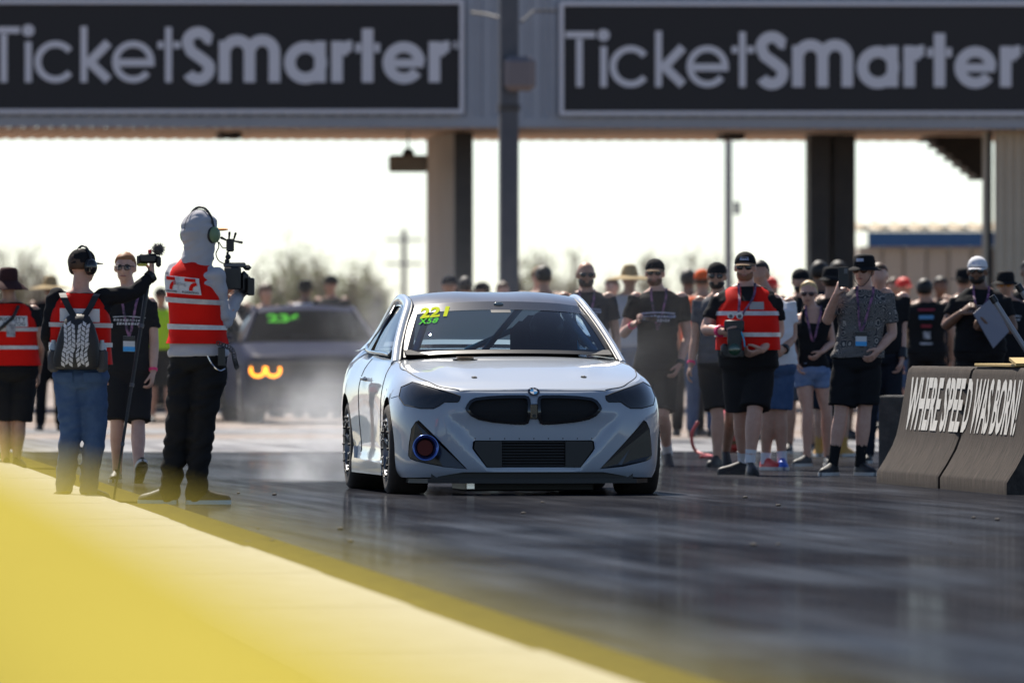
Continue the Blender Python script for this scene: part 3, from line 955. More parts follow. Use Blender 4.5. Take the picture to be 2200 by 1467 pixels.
# splitter and tray under the nose
mb = MB()
pl = [(-.80, .34), (-.70, .12), (-.50, .03), (-.25, -.002), (0, -.01), (.25, -.002), (.50, .03), (.70, .12), (.80, .34), (.80, .62), (-.80, .62)]
mb.prism(pl, 'z', .078, .108); mb.build('splitter', M_blk, CAR)
mb = MB(); mb.box((.03, .95, .055), (.86, .9, .07), bev=.01); mb.build('undertray', M_blk, CAR)
mb = MB(); mb.box((-.375, .49, .066), (.05, .06, .06)); mb.build('tray_bracket', M_chrome, CAR)
mb = MB(); mb.box((0, .145, .125), (1.35, .04, .085)); mb.build('lower_backing', M_blk, CAR)
# side skirts
for sx in (-1, 1):
    mb = MB(); mb.prism([(1.17, .12), (3.16, .12), (3.17, .20), (3.02, .30), (3.00, .22), (1.17, .20)], 'x', sx*.855, sx*.905); mb.build('side_skirt', M_gblk if False else M_paint, CAR)
# panel seams
def seam(name, pix, parent=CAR, r=.0028):
    pts = []
    for i in range(len(pix)-1):
        for k in range(8):
            x_ = pix[i][0]+(pix[i+1][0]-pix[i][0])*k/8; y_ = pix[i][1]+(pix[i+1][1]-pix[i][1])*k/8
            h = cray(x_, y_)
            if h[0] is not None and h[0].y < 3.6: pts.append(h[0]+h[1]*.0006)
    if len(pts) > 2:
        mb = MB(); mb.tube(pts, r, 6); return mb.build(name, M_seam, parent)
def seam3(name, pts, r=.0028):
    """points (x,y) dropped on to the body from above"""
    out = []
    for q in catmull([Vector((a, b, 0)) for a, b in pts], 8):
        h = BVc.ray_cast(Vector((q.x, q.y, 2)), Vector((0, 0, -1)))
        if h[0] is not None: out.append(h[0]+h[1]*.0006)
    mb = MB(); mb.tube(out, r, 6); return mb.build(name, M_seam, CAR)
seam3('hood_gap', [(-.49, .105), (-.25, .082), (0, .074), (.25, .082), (.49, .105)], .002)
for sx in (-1, 1):
    seam3('hood_gap', [(sx*.49, .115), (sx*.63, .22), (sx*.735, .45), (sx*.775, .80), (sx*.785, 1.05), (sx*.76, 1.30), (sx*.735, 1.42)], .0035)
    def sideline(name, pts, r=.003):
        out = []
        for q in catmull([Vector((0, a, b)) for a, b in pts], 6):
            h = BVc.ray_cast(Vector((sx*2, q.y, q.z)), Vector((-sx, 0, 0)))
            if h[0] is not None: out.append(h[0]+h[1]*.0006)
        mb = MB(); mb.tube(out, r, 6); mb.build(name, M_seam, CAR)
    sideline('door_gap', [(1.42, .22), (1.40, .5), (1.42, .75), (1.50, .87)])
    sideline('door_gap', [(2.78, .26), (2.84, .5), (2.84, .75), (2.78, .90)])
    sideline('bumper_gap', [(.45, .655), (.60, .642)], .002)
    h = BVc.ray_cast(Vector((sx*2, 2.62, .765)), Vector((-sx, 0, 0)))
    mb = MB(); mb.box(h[0]+Vector((sx*.012, 0, 0)), (.03, .20, .028), bev=.01); mb.build('door_handle', M_paint, CAR, smooth=30)
# hood hardware and roundel
for x_ in ((1019, 811), (1254, 810)):
    h = cray(*x_)
    rot = h[1].to_track_quat('Z', 'Y').to_matrix()
    mb = MB(); mb.tube([h[0]-h[1]*.002, h[0]+h[1]*.006], [.021, .018], 20); ho = mb.build('hood_pin', M_blk, CAR, smooth=40)
    mb = MB(); mb.ell(h[0]+h[1]*.006, (.010, .010, .004), rot); mb.build('pin_lock', M_dark, ho, smooth=True)
h = cray(996, 769)
h0 = h[0]+Vector((0, -.10, 0)); hh = BVc.ray_cast(Vector((h0.x, h0.y, 2)), Vector((0, 0, -1)))
mb = MB(); mb.tube([hh[0]-Vector((0, 0, .02)), hh[0]+Vector((0, .0, .012)), hh[0]+Vector((0, .0, .020))], [.058, .058, .06], 28, cap=True); vt = mb.build('hood_exhaust_outlet', pm('bronze steel', (.30, .22, .15), .3, .9), CAR, smooth=30)
mb = MB(); mb.tube([hh[0]+Vector((0, 0, .0)), hh[0]+Vector((0, 0, .0035))], .085, 28); mb.build('outlet_ring', M_blk, vt)
hr = cray(1146.5, 842)
rm = hr[1].to_track_quat('Z', 'Y').to_matrix()
def disc(c, m3, r0, r1, a0, a1, h_, n=24):
    out = MB(); A, B = [], []
    for k in range(n+1):
        a = R(a0+(a1-a0)*k/n)
        A.append(c+m3 @ Vector((r0*math.cos(a), r0*math.sin(a), h_))); B.append(c+m3 @ Vector((r1*math.cos(a), r1*math.sin(a), h_)))
    out.grid([A, B]); return out
mb = MB(); mb.tube([hr[0]-hr[1]*.002, hr[0]+hr[1]*.004], .041, 32); rd = mb.build('roundel', M_chrome, CAR)
disc(hr[0], rm, .0255, .0395, 0, 360, .0046).build('roundel_ring', M_gblk, rd)
M_rb = pm('roundel light blue', (0.06, 0.32, 0.62), .3); M_rw = pm('roundel white', (.8, .8, .8), .3)
for k in range(4):
    disc(hr[0], rm, .0005, .0245, 90*k, 90*k+90, .0046, 10).build('roundel_quarter', [M_rw, M_rb][k % 2], rd)
for k, (ch, an) in enumerate((('B', 128), ('M', 90), ('W', 52))):
    a = R(an)
    def rfn(u, v, a=a): 
        c = Vector((math.cos(a)*.0322, math.sin(a)*.0322, .0052)); e = Vector((math.sin(a), -math.cos(a), 0)); f_ = Vector((math.cos(a), math.sin(a), 0))
        return hr[0]+rm @ (c+e*u+f_*v)
    mapped_text('roundel_letter', ch, rfn, M_rw, rd, False, box=(-.005, -.0048, .005, .0048), bold=.02)
# ---- wheels
def wheel(cx, cy_, rad, wid, side, rear):
    wo = MB(); n = 48
    prof = [(rad*.60, -wid/2+.015), (rad*.66, -wid/2+.004), (rad*.78, -wid/2-.012), (rad*.90, -wid/2-.006), (rad*.965, -wid/2+.015), (rad*.99, -wid/2+.045), (rad, -wid/2+.09), (rad, wid/2-.09), (rad*.99, wid/2-.045), (rad*.965, wid/2-.015), (rad*.90, wid/2+.006), (rad*.78, wid/2+.012), (rad*.66, wid/2-.004), (rad*.60, wid/2-.015)]
    rows = []
    for r_, x_ in prof:
        row = []
        for k in range(n):
            a = 2*math.pi*k/n
            z = r_*math.sin(a); xx = x_
            zz = rad+z-.012
            if zz < .004:
                zz = .001; xx = x_*1.04
            elif zz < .05: xx = x_*(1+.04*(1-zz/.05))
            row.append(Vector((cx+side*xx, cy_+r_*math.cos(a), zz)))
        rows.append(row)
    wo.grid(rows, True)
    e = link('wheel', wo.mesh('tyre'), M_tyre, CAR); shade(e.data, 50)
    cz = rad-.012
    xo = cx+side*(wid/2-.012)
    def lath(pr, m, nm, par=e):
        mb = MB(); mb.grid([[Vector((cx+side*x_, cy_+r_*math.cos(2*math.pi*k/n), cz+r_*math.sin(2*math.pi*k/n))) for k in range(n)] for r_, x_ in pr], True)
        return mb.build(nm, m, par, smooth=30)
    ro = wid/2
    rim = lath([(rad*.66, ro-.016), (rad*.665, ro+.004), (rad*.64, ro+.008), (rad*.575, ro+.008), (rad*.56, ro), (rad*.55, ro-.05), (rad*.50, ro-.12), (.02, ro-.12)], pm('dull rim metal', (.16, .16, .165), .35, .9), 'beadlock_rim')
    lath([(rad*.548, ro-.052), (rad*.30, ro-.05), (rad*.16, ro-.03), (.01, ro-.03)], M_blk, 'wheel_centre')
    for k in range(20):
        a = 2*math.pi*k/20
        c = Vector((cx+side*(ro+.008), cy_+rad*.607*math.cos(a), cz+rad*.607*math.sin(a)))
        mb = MB(); mb.tube([c, c+Vector((side*.014, 0, 0))], .0085, 6); mb.build('rim_bolt', M_chrome if k % 2 else M_dark, e)
    for k in range(5):
        a = 2*math.pi*(k+.3)/5
        c0 = Vector((cx+side*(ro-.045), cy_+rad*.12*math.cos(a), cz+rad*.12*math.sin(a))); c1 = Vector((cx+side*(ro-.02), cy_+rad*.54*math.cos(a), cz+rad*.54*math.sin(a)))
        mb = MB(); mb.tube([c0, c1], [.035, .026], 8); mb.build('spoke', M_blk, e, smooth=True)
for sx in (-1, 1):
    wheel(sx*.775, .80, .312, .255, sx, False)
    wheel(sx*.748, 3.54, .318, .285, sx, True)
# dark wheel wells
for sx in (-1, 1):
    for yy in (.80, 3.54):
        mb = MB(); mb.box((sx*.56, yy, .36), (.04, .72, .56)); mb.build('wheel_well', M_int, CAR)
mb = MB(); mb.tube([(-.6, 3.54, .30), (.6, 3.54, .30)], .06, 12); mb.ell((0, 3.54, .29), (.13, .16, .13)); mb.build('rear_axle', M_int, CAR, smooth=True)
# ---- greenhouse
def gpatch(c0, c1, n, m, bulge):
    """ruled patch between two curves with an outward bulge vector fn(s,t)"""
    A = catmull(c0, m); B = catmull(c1, m); rows = []
    for i in range(n+1):
        t = i/n
        rows.append([A[k].lerp(B[k], t)+bulge(k/(len(A)-1), t) for k in range(len(A))])
    return rows
wb = [(-.745, 1.60, .905), (-.52, 1.44, .928), (-.26, 1.37, .936), (0, 1.345, .938), (.26, 1.37, .936), (.52, 1.44, .928), (.745, 1.60, .905)]
wt = [(-.565, 2.24, 1.258), (-.40, 2.15, 1.278), (-.20, 2.10, 1.288), (0, 2.085, 1.291), (.20, 2.10, 1.288), (.40, 2.15, 1.278), (.565, 2.24, 1.258)]
nb = Vector((0, -.5, .86))
rows = gpatch(wb, wt, 10, 5, lambda s, t: nb*(.025*math.sin(math.pi*t)))
mb = MB(); mb.grid(rows); wsc = mb.build('windscreen', M_glass, CAR, smooth=True)
def wsp(s, t, off=0.0):
    i = t*(len(rows)-1); k = s*(len(rows[0])-1)
    i0, k0 = min(int(i), len(rows)-2), min(int(k), len(rows[0])-2); fi, fk = i-i0, k-k0
    q = (rows[i0][k0]*(1-fk)+rows[i0][k0+1]*fk)*(1-fi)+(rows[i0+1][k0]*(1-fk)+rows[i0+1][k0+1]*fk)*fi
    return q+nb*off
def wband(s0, s1, t0, t1, off, ns=24, nt_=3):
    mb = MB(); mb.grid([[wsp(s0+(s1-s0)*k/ns, t0+(t1-t0)*i/nt_, off) for k in range(ns+1)] for i in range(nt_+1)]); return mb
M_strip = pm('dark sun strip film', (0.012, 0.013, 0.018), .25, alpha=.93)
wband(.0, 1, .80, 1.0, .003).build('sun_strip', M_strip, wsc, smooth=True)
wband(.0, 1, 0.0, .055, .003).build('screen_border', M_blk, wsc, smooth=True)
wband(.0, .035, .055, .80, .003, 3, 10).build('screen_border', M_blk, wsc, smooth=True)
wband(.965, 1., .055, .80, .003, 3, 10).build('screen_border', M_blk, wsc, smooth=True)
# numbers on the screen
M_num = pm('fluorescent yellow vinyl', (0.40, 0.47, 0.0), .9, spec=.1)
M_num2 = pm('fluorescent green vinyl', (0.05, 0.42, 0.01), .9, spec=.1)
PXW = {}
def cpix(q): return PX(CM @ q)
def wsolve(px, py):
    """pixel -> (s,t) on the windscreen by a coarse search"""
    best = None
    for i in range(41):
        for k in range(81):
            a = cpix(wsp(k/80, i/40)); e_ = (a[0]-px)**2+(a[1]-py)**2
            if best is None or e_ < best[0]: best = (e_, k/80, i/40)
    return best[1], best[2]
def wpix_map(corners):
    c = [wsolve(*p_) for p_ in corners]      # bl, br, tl, tr
    def fn(u, v):
        a = [(c[0][i]*(1-u)+c[1][i]*u)*(1-v)+(c[2][i]*(1-u)+c[3][i]*u)*v for i in (0, 1)]
        return wsp(a[0], a[1], .007)
    return fn
mapped_text('race_number', '221', wpix_map([(902, 685), (961, 681), (906, 663), (964, 659)]), M_num, wsc, False, spacing=1.08, bold=.045, box=(0, 0, 1, 1), sub=1)
mapped_text('class_number', 'X58', wpix_map([(899, 699), (938, 696), (902, 687), (942, 684)]), M_num2, wsc, False, spacing=1.1, bold=.02, box=(0, 0, 1, 1), sub=1)
mb = wband(.44, .545, .74, .985, .0025, 6, 4); mb.build('mirror_mount', M_blk, wsc, smooth=True)
mb = MB(); mb.ell(wsp(.49, .92, .008), (.034, .008, .013)); mb.build('screen_sensor', pm('grey lens', (.22, .27, .29), .2), wsc, smooth=True)
# roof (carbon) with shallow centre channel
rt = [(-.56, 3.30, 1.245), (-.40, 3.34, 1.272), (-.20, 3.36, 1.288), (0, 3.37, 1.292), (.20, 3.36, 1.288), (.40, 3.34, 1.272), (.56, 3.30, 1.245)]
M_roof = pm('carbon roof', (0.05, 0.042, 0.036), .28, 0, .5, .6, var=(2.0, .8, (.085, .068, .055)), stretch=(9, 1, 1))
rrows = gpatch(wt, rt, 14, 5, lambda s, t: Vector((0, 0, .078*math.sin(math.pi*min(1, t*1.0))**.8-(.010*math.exp(-((s-.5)/.16)**4)*math.sin(math.pi*t)))))
mb = MB(); mb.grid(rrows); mb.build('roof', M_roof, CAR, smooth=True)
# rear window
rw = [(-.60, 3.98, .985), (-.40, 4.04, .995), (-.20, 4.07, 1.0), (0, 4.08, 1.0), (.20, 4.07, 1.0), (.40, 4.04, .995), (.60, 3.98, .985)]
mb = MB(); mb.grid(gpatch(rt, rw, 6, 5, lambda s, t: Vector((0, .3, .9))*(.02*math.sin(math.pi*t)))); mb.build('rear_window', glass_mat('clear rear window', (.13, .15, .17)), CAR, smooth=True)
for sx in (-1, 1):
    # A pillar, roof rail and C pillar in body colour
    path = [(sx*.775, 1.50, .865), (sx*.735, 1.74, .985), (sx*.675, 2.00, 1.125), (sx*.612, 2.26, 1.248), (sx*.598, 2.50, 1.295), (sx*.60, 2.80, 1.312), (sx*.60, 3.10, 1.285), (sx*.61, 3.40, 1.215), (sx*.65, 3.75, 1.08), (sx*.70, 4.05, .965)]
    P_ = catmull(path, 5)
    mb = MB(); rings = []
    for i, q in enumerate(P_):
        f = i/(len(P_)-1)
        wd = .034+.0*f if f < .7 else .034+.10*(f-.7)
        t = (P_[min(i+1, len(P_)-1)]-P_[max(i-1, 0)]).normalized()
        out = Vector((sx, -.15, .45)); out = (out-t*out.dot(t)).normalized(); sdv = t.cross(out)
        rings.append([q+out*math.cos(a)*.030+sdv*math.sin(a)*wd for a in [2*math.pi*k/14 for k in range(14)]])
    mb.loft(rings); mb.build('roof_rail', M_paint, CAR, smooth=50)
    # black gutter strip between rail and screen
    gp = [Vector(q)+Vector((-sx*.028, -.035, .006)) for q in path[:5]]
    mb = MB(); mb.tube(catmull(gp, 5), .011, 8); mb.build('screen_trim', M_blk, CAR, smooth=True)
    # side glass
    top_ = [(sx*.765, 1.72, .955), (sx*.70, 2.02, 1.09), (sx*.635, 2.30, 1.215), (sx*.615, 2.60, 1.262), (sx*.62, 2.95, 1.250), (sx*.655, 3.25, 1.165), (sx*.72, 3.50, 1.02)]
    bot_ = [(sx*.790, 1.68, .925), (sx*.792, 2.00, .935), (sx*.795, 2.30, .940), (sx*.80, 2.60, .945), (sx*.80, 2.95, .952), (sx*.79, 3.25, .965), (sx*.76, 3.50, .985)]
    sg_ = MB(); sg_.grid(gpatch(bot_, top_, 6, 4, lambda s, t: Vector((sx*.012*math.sin(math.pi*t), 0, 0)))); gl_ = sg_.build('side_window', M_glass2, CAR, smooth=True)
    mb = MB(); mb.tube(catmull(bot_, 4)+list(reversed(catmull(top_, 4)))+[Vector(bot_[0])], .013, 8); mb.build('window_trim', M_gblk, gl_, smooth=True)
    mb = MB(); mb.tube([(sx*.795, 2.80, .95), (sx*.63, 2.86, 1.26)], .018, 8); mb.build('b_pillar_trim', M_gblk, gl_, smooth=True)
    # infill between window and rail so the cabin is closed
    mb = MB(); mb.grid(gpatch(top_, [(sx*.775, 1.52, .885), (sx*.70, 1.95, 1.10), (sx*.618, 2.28, 1.25), (sx*.60, 2.60, 1.30), (sx*.60, 2.95, 1.30), (sx*.62, 3.30, 1.235), (sx*.69, 3.85, 1.03)], 2, 4, lambda s, t: Vector((0, 0, 0)))); mb.build('window_surround', M_paint, CAR, smooth=True)
    mb = MB(); mb.grid([[(sx*.76, 3.50, .98), (sx*.80, 3.7, .955), (sx*.80, 4.0, .955)], [(sx*.73, 3.50, 1.03), (sx*.70, 3.75, 1.05), (sx*.68, 4.05, .97)]]); mb.build('rear_quarter', M_paint, CAR, smooth=True)
# cabin: parcel floor, dash, cage, seats, driver
mb = MB(); mb.box((0, 2.75, .955), (1.42, 2.2, .012)); mb.build('cabin_floor', M_int, CAR)
mb = MB(); mb.prism([(1.46, .93), (1.62, .962), (1.95, .965), (2.0, .93)], 'x', -.70, .70); mb.build('dashboard', M_int, CAR)
def cage(pts, r=.020):
    mb = MB(); mb.tube(pts, r, 10, round_=True); mb.build('cage_tube', M_cage, CAR, smooth=True)
for sx in (-1, 1):
    cage([(sx*.615, 1.72, .95), (sx*.475, 2.24, 1.20), (sx*.50, 2.75, 1.27)], .024)
    cage([(sx*.62, 2.75, .95), (sx*.53, 2.78, 1.27)])
    cage([(sx*.50, 2.80, 1.25), (sx*.45, 3.6, .97)])
cage([(-.53, 2.77, 1.27), (.53, 2.77, 1.27)])
cage([(-.05, 2.60, .95), (.22, 2.75, 1.25)], .022)
cage([(.50, 2.80, 1.24), (-.10, 3.2, .96)])
M_seat = pm('black race seat', (.02, .02, .022), .7)
for cx_ in (.36,):
    mb = MB(); mb.box((cx_, 2.55, 1.03), (.46, .16, .26), bev=.06); mb.box((cx_, 2.60, 1.14), (.30, .14, .12), bev=.05); mb.build('race_seat', M_seat, CAR, smooth=40)
mb = MB(); mb.ell((.36, 2.36, 1.11), (.125, .145, .13)); mb.build('driver_helmet', pm('dark grey helmet', (.035, .035, .04), .3), CAR, smooth=True)
mb = MB(); mb.tube([(.2, 2.02, 1.0), (.36, 2.0, 1.01), (.52, 2.02, 1.0)], .014, 8); mb.build('steering_wheel', M_int, CAR, smooth=True)
# ------------------------------------------------------------------ people
def cloth(name, c, var=None, rough=.85):
    return pm(name, c, rough, 0, .10, 0, var, (220, .12))
SK = {'fair': pm('fair skin', (0.60, 0.36, 0.27), .5, var=(18, .5, (0.54, 0.30, 0.22))),
      'tan': pm('tanned skin', (0.50, 0.28, 0.19), .5, var=(18, .5, (0.43, 0.23, 0.15))),
      'brown': pm('brown skin', (0.22, 0.115, 0.07), .5, var=(18, .5, (0.17, 0.085, 0.05)))}
C_blk = cloth('black cotton', (0.016, 0.016, 0.018))
C_blk2 = cloth('washed black cloth', (0.022, 0.021, 0.022), (3, .9, (0.014, 0.014, 0.015)))
C_navy = cloth('dark navy cotton', (0.018, 0.022, 0.032))
C_red = cloth('red safety vest nylon', (0.82, 0.014, 0.008), (2.5, .8, (0.68, 0.011, 0.006)), .7)
C_tape = pm('silver reflective tape', (0.62, 0.60, 0.60), .35, .2, var=(30, .5, (.50, .48, .48)))
C_gry = cloth('heather grey jersey', (0.46, 0.45, 0.48))
C_dgry = cloth('dark grey cotton', (0.10, 0.10, 0.11))
C_den = cloth('blue denim', (0.035, 0.07, 0.15), (7, .9, (0.075, 0.125, 0.23)))
C_den2 = cloth('light blue denim', (0.10, 0.17, 0.33), (9, .9, (0.22, 0.30, 0.46)))
C_wht = cloth('white cotton', (0.72, 0.72, 0.74))
C_brn = cloth('burgundy brown felt', (0.055, 0.025, 0.025))
C_straw = cloth('straw', (0.42, 0.32, 0.18), (20, .8, (.34, .25, .13)))
C_tan = cloth('tan cloth', (0.28, 0.20, 0.13))
C_org = cloth('orange cloth', (0.75, 0.12, 0.03))
C_neon = cloth('neon yellow vest', (0.50, 0.80, 0.03))
M_lens = pm('dark sunglass lens', (0.008, 0.008, 0.009), .08, 0, .5, .5)
M_shoeb = pm('black shoe mesh', (0.012, 0.012, 0.013), .6)
M_sole = pm('off white sole', (0.55, 0.53, 0.50), .6)
M_soleg = pm('dark sole', (0.03, 0.03, 0.03), .7)
M_pink = pm('pink wristband', (0.85, 0.03, 0.16), .5)
M_hblk = pm('black hair', (0.012, 0.010, 0.009), .6); M_hbrn = pm('brown hair', (0.07, 0.035, 0.018), .6)
M_hgin = pm('ginger hair', (0.30, 0.12, 0.04), .6); M_hbld = pm('blonde hair', (0.62, 0.45, 0.22), .6)
M_lany = pm('purple lanyard', (0.02, 0.02, 0.05), .6, var=(22, .35, (0.30, 0.12, 0.24)))
M_badge = pm('white badge card', (.6, .6, .62), .4)
M_print = pm('pale blue shirt print', (0.25, 0.32, 0.55), .6, var=(25, .5, (0.60, 0.62, 0.70)))
M_printw = pm('white shirt print', (0.55, 0.55, 0.58), .6, var=(25, .6, (0.12, 0.12, 0.14)))
M_cam = pm('black camera plastic', (0.012, 0.012, 0.013), .4, 0, .5)
M_camg = pm('grey camera metal', (.10, .10, .11), .35, .6)

def remesh(mb, vox, sm=3, wr=0.0, fr=9.0, seed=0):
    me = mb.mesh('src', -1)
    out = evaluated(me, [('REMESH', dict(mode='VOXEL', voxel_size=vox, use_smooth_shade=True)), ('SMOOTH', dict(factor=.5, iterations=sm))])
    bpy.data.meshes.remove(me)
    if wr:
        n = [v.normal.copy() for v in out.vertices]
        off = Vector((seed*3.1, seed*1.7, seed*.9))
        for v, q in zip(out.vertices, n):
            p_ = v.co
            a = noise.noise(Vector((p_.x*fr, p_.y*fr, p_.z*fr*.75))+off)
            b = noise.noise(Vector((p_.x*fr*.5+p_.z*fr*1.2, p_.y*fr*.5, p_.z*fr*1.6-p_.x*fr*.8))+off)
            v.co += q*wr*(a*.55+(abs(b)*2-.6)*.75)
    shade(out, True)
    return out

class Person:
    def __init__(s, label, foot, top, yaw=0, hat=.02, build=1.0, belly=0.0, skin='fair', J=None, near=1, head_yaw=None, group=None, d=None, H=None, tilt=0.0, name='person', female=False):
        s.d = d or GD(foot[1]); s.sc = F/s.d; s.near = near
        s.base = W(foot[0], YH, s.d); s.base.z = 0
        s.H = H or (CH+(YH-top)/s.sc-hat)
        s.b = build; s.belly = belly; s.skin = SK[skin]; s.female = female
        y = R(yaw); s.fwd = Vector((math.sin(y), -math.cos(y), 0))
        yw = y if abs(yaw) <= 90 else y-math.pi
        s.lat = Vector((math.cos(yw), math.sin(yw), 0)); s.up = Vector((0, 0, 1))
        s.back = abs(yaw) > 90
        hy = R(yaw if head_yaw is None else head_yaw)
        s.hf = Vector((math.sin(hy), -math.cos(hy), 0)); s.hl = Vector((math.cos(hy), math.sin(hy), 0))
        s.E = empty(name, s.base, 0, label, 'person', group)
        H_ = s.H; B = s.base; lat, up = s.lat, s.up
        J = J or {}
        def g(k, dflt):
            if k in J:
                q = J[k]; return W(q[0], q[1], s.d+(q[2] if len(q) > 2 else 0))
            return dflt
        s.J = {}
        hipL, hipR = g('hL', B-lat*.053*H_+up*.525*H_), g('hR', B+lat*.053*H_+up*.525*H_)
        s.pel = (hipL+hipR)/2+up*.015*H_
        cx = s.pel.copy(); cx.z = 0
        sp = .108*(.5+.5*build)*(.88 if female else 1)
        ctr = g('chest', Vector((s.pel.x, s.pel.y, .82*H_)))
        s.J['sL'] = g('sL', ctr-lat*sp*H_); s.J['sR'] = g('sR', ctr+lat*sp*H_)
        mid = (s.J['sL']+s.J['sR'])/2
        s.neck = Vector((mid.x, mid.y, max(mid.z+.02*H_, .835*H_)))
        hc = s.neck+up*(H_-.118*H_*.5-s.neck.z-.012*H_)+s.fwd*.012*H_
        s.hc = g('head', hc)
        s.J['hL'], s.J['hR'] = hipL, hipR
        ol, orr = -lat, lat
        s.J['eL'] = g('eL', s.J['sL']+ol*.035*H_-up*.175*H_); s.J['eR'] = g('eR', s.J['sR']+orr*.035*H_-up*.175*H_)
        s.J['wL'] = g('wL', s.J['eL']+s.fwd*.045*H_-up*.145*H_); s.J['wR'] = g('wR', s.J['eR']+s.fwd*.045*H_-up*.145*H_)
        s.J['fL'] = g('fL', s.J['wL']-up*.10*H_+s.fwd*.02*H_); s.J['fR'] = g('fR', s.J['wR']-up*.10*H_+s.fwd*.02*H_)
        s.J['kL'] = g('kL', (hipL*.48+Vector((B.x, B.y, 0)).lerp(B-lat*.07*H_, 1)*.52)+s.fwd*.012*H_); s.J['kR'] = g('kR', hipR*.48+(B+lat*.07*H_)*.52+s.fwd*.012*H_)
        s.J['aL'] = g('aL', B-lat*.065*H_+up*.05*H_); s.J['aR'] = g('aR', B+lat*.065*H_+up*.05*H_)
        s.toe = {}
        for k, sg in (('L', -1), ('R', 1)):
            s.toe[k] = (J['t'+k] if 't'+k in J else None)
        s.vox = {1: .0105, 2: .015, 3: .022}[near]
        s.seed = int(foot[0]) % 97
        s.levels = s._levels()
    # ---- torso sections: t from 0 (pelvis) to 1 (neck base)
    def _levels(s):
        k = s.H/1.8; b = s.b; bl = s.belly; f = s.female
        sw = ((s.J['sR']-s.J['sL']).length/2)
        T = [-.16, -.05, .05, .25, .45, .65, .80, .90, .97, 1.03, 1.10]
        Wd = [.115*b, .168*b, .170*b, .148*b*(.9 if f else 1)+.5*bl, .150*b*(.92 if f else 1)+.4*bl, .165*b, max(.172*b, sw*.92), sw*.98, sw*.72, .085, .06]
        Dp = [.085*b, .118*b, .118*b+.3*bl, .105*b+bl, .110*b+.9*bl, .120*b+.4*bl+(.02 if f else 0), .118*b, .095, .078, .066, .058]
        Of = [0, 0, .0+.2*bl, .01+.35*bl, .012+.3*bl, .01, .005, -.004, -.006, 0, .004]
        q = lambda A, m: [a*m for a in A]
        return T, [a*(k if i not in (6, 7, 8) else 1) for i, a in enumerate(Wd)], q(Dp, k), q(Of, k)
    def centre(s, t):
        p_ = s.pel.lerp(s.neck, t) if t <= 1 else s.neck+(s.hc-s.neck).normalized()*((t-1)*(s.neck-s.pel).length)
        return p_
    def tl_(s, t):
        T, A, D, O = s.levels
        return sint(t, T, A), sint(t, T, D), sint(t, T, O)
    def axes(s, t):
        hl = (s.J['hR']-s.J['hL']); hl.z = 0; sl_ = (s.J['sR']-s.J['sL'])
        a = hl.normalized().lerp(sl_.normalized(), max(0, min(1, t))).normalized()
        if t < .3: a = s.lat.lerp(a, .5).normalized()
        f = Vector((a.y, -a.x, 0)).normalized()
        if f.dot(s.fwd) < 0: f = -f
        return a, f
    def ring(s, t, infl=0.0, n=24, ex=2.5, a0=0, a1=360, cl=True):
        w_, d_, o_ = s.tl_(t); w_ += infl; d_ += infl
        a, f = s.axes(t); c = s.centre(t)+f*o_
        out = []
        m = n if cl else n+1
        for k in range(m):
            an = R(a0+(a1-a0)*k/n)
            cs, sn = math.cos(an), math.sin(an)
            x = w_*math.copysign(abs(cs)**(2/ex), cs); y = d_*math.copysign(abs(sn)**(2/ex), sn)
            out.append(c+a*x+f*y)
        return out
    def vring(s, t, e, n, ex, a0, a1, cl):
        c = s.centre(t); a, f = s.axes(t); k = 1-.20*sstep(.62, .80, t)
        return [q-a*((q-c).dot(a)*(1-k)) for q in s.ring(t, e, n, ex, a0, a1, cl)]
    def surf(s, lx, t, infl, front=True, ex=2.5):
        w_, d_, o_ = s.tl_(t); w_ += infl; d_ += infl
        a, f = s.axes(t); c = s.centre(t)+f*o_
        q = min(.995, abs(lx)/w_)
        y = d_*(1-q**ex)**(1/ex)
        return c+a*lx+f*(y if front else -y)
    # ---- body
    def limb(s, mb, P_, Rr, n=10):
        pts = catmull(P_, 3); rr = []
        m = len(P_)-1
        for i in range(len(pts)):
            rr.append(sint(i/(len(pts)-1)*m, list(range(m+1)), Rr))
        mb.tube(pts, rr, n, True, True)
    def leg_pts(s, k):
        h, kn, an = s.J['h'+k], s.J['k'+k], s.J['a'+k]
        return [h, h.lerp(kn, .5), kn, kn.lerp(an, .32), kn.lerp(an, .7), an]
    def arm_pts(s, k):
        a, e, w_ = s.J['s'+k], s.J['e'+k], s.J['w'+k]
        return [a, a.lerp(e, .5), e, e.lerp(w_, .3), w_]
    def body(s, hands=True, curl=(35, 35), palm=(None, None), ears=True):
        k = s.H/1.8; b = s.b; mb = MB(); lb = .6+.4*b
        fm = .88 if s.female else 1
        mb.loft([s.ring(t, -.004) for t in (-.14, -.05, .05, .25, .45, .65, .80, .90, .97, 1.03)])
        for q in 'LR':
            s.limb(mb, s.leg_pts(q), [r_*k*lb for r_ in (.088, .083, .058, .061, .045, .038)])
            s.limb(mb, s.arm_pts(q), [r_*k*lb*fm for r_ in (.055, .050, .041, .042, .028)])
        # neck and head
        hm = .235/1.8*s.H/.235  # scale of a 0.235 m head
        hm = .96*k+.04
        s.hm = hm
        c, f, l, u = s.hc, s.hf, s.hl, s.up
        M3 = Matrix((l, f, u)).transposed()
        s.M3 = M3
        neckr = .054*k*lb
        mb.tube([s.neck-u*.03, c-u*.05*hm-f*.012*hm], [neckr*1.15, neckr], 12)
        def E(o, r_): mb.ell(c+M3 @ Vector([q*hm for q in o]), [q*hm for q in r_], M3, 16, 11)
        E((0, -.012, .028), (.076, .096, .088))
        E((0, .018, -.045), (.060, .072, .066))
        E((0, .052, -.088), (.030, .028, .024))
        E((0, .074, -.012), (.056, .020, .045))
        E((0, .078, .024), (.052, .016, .014))
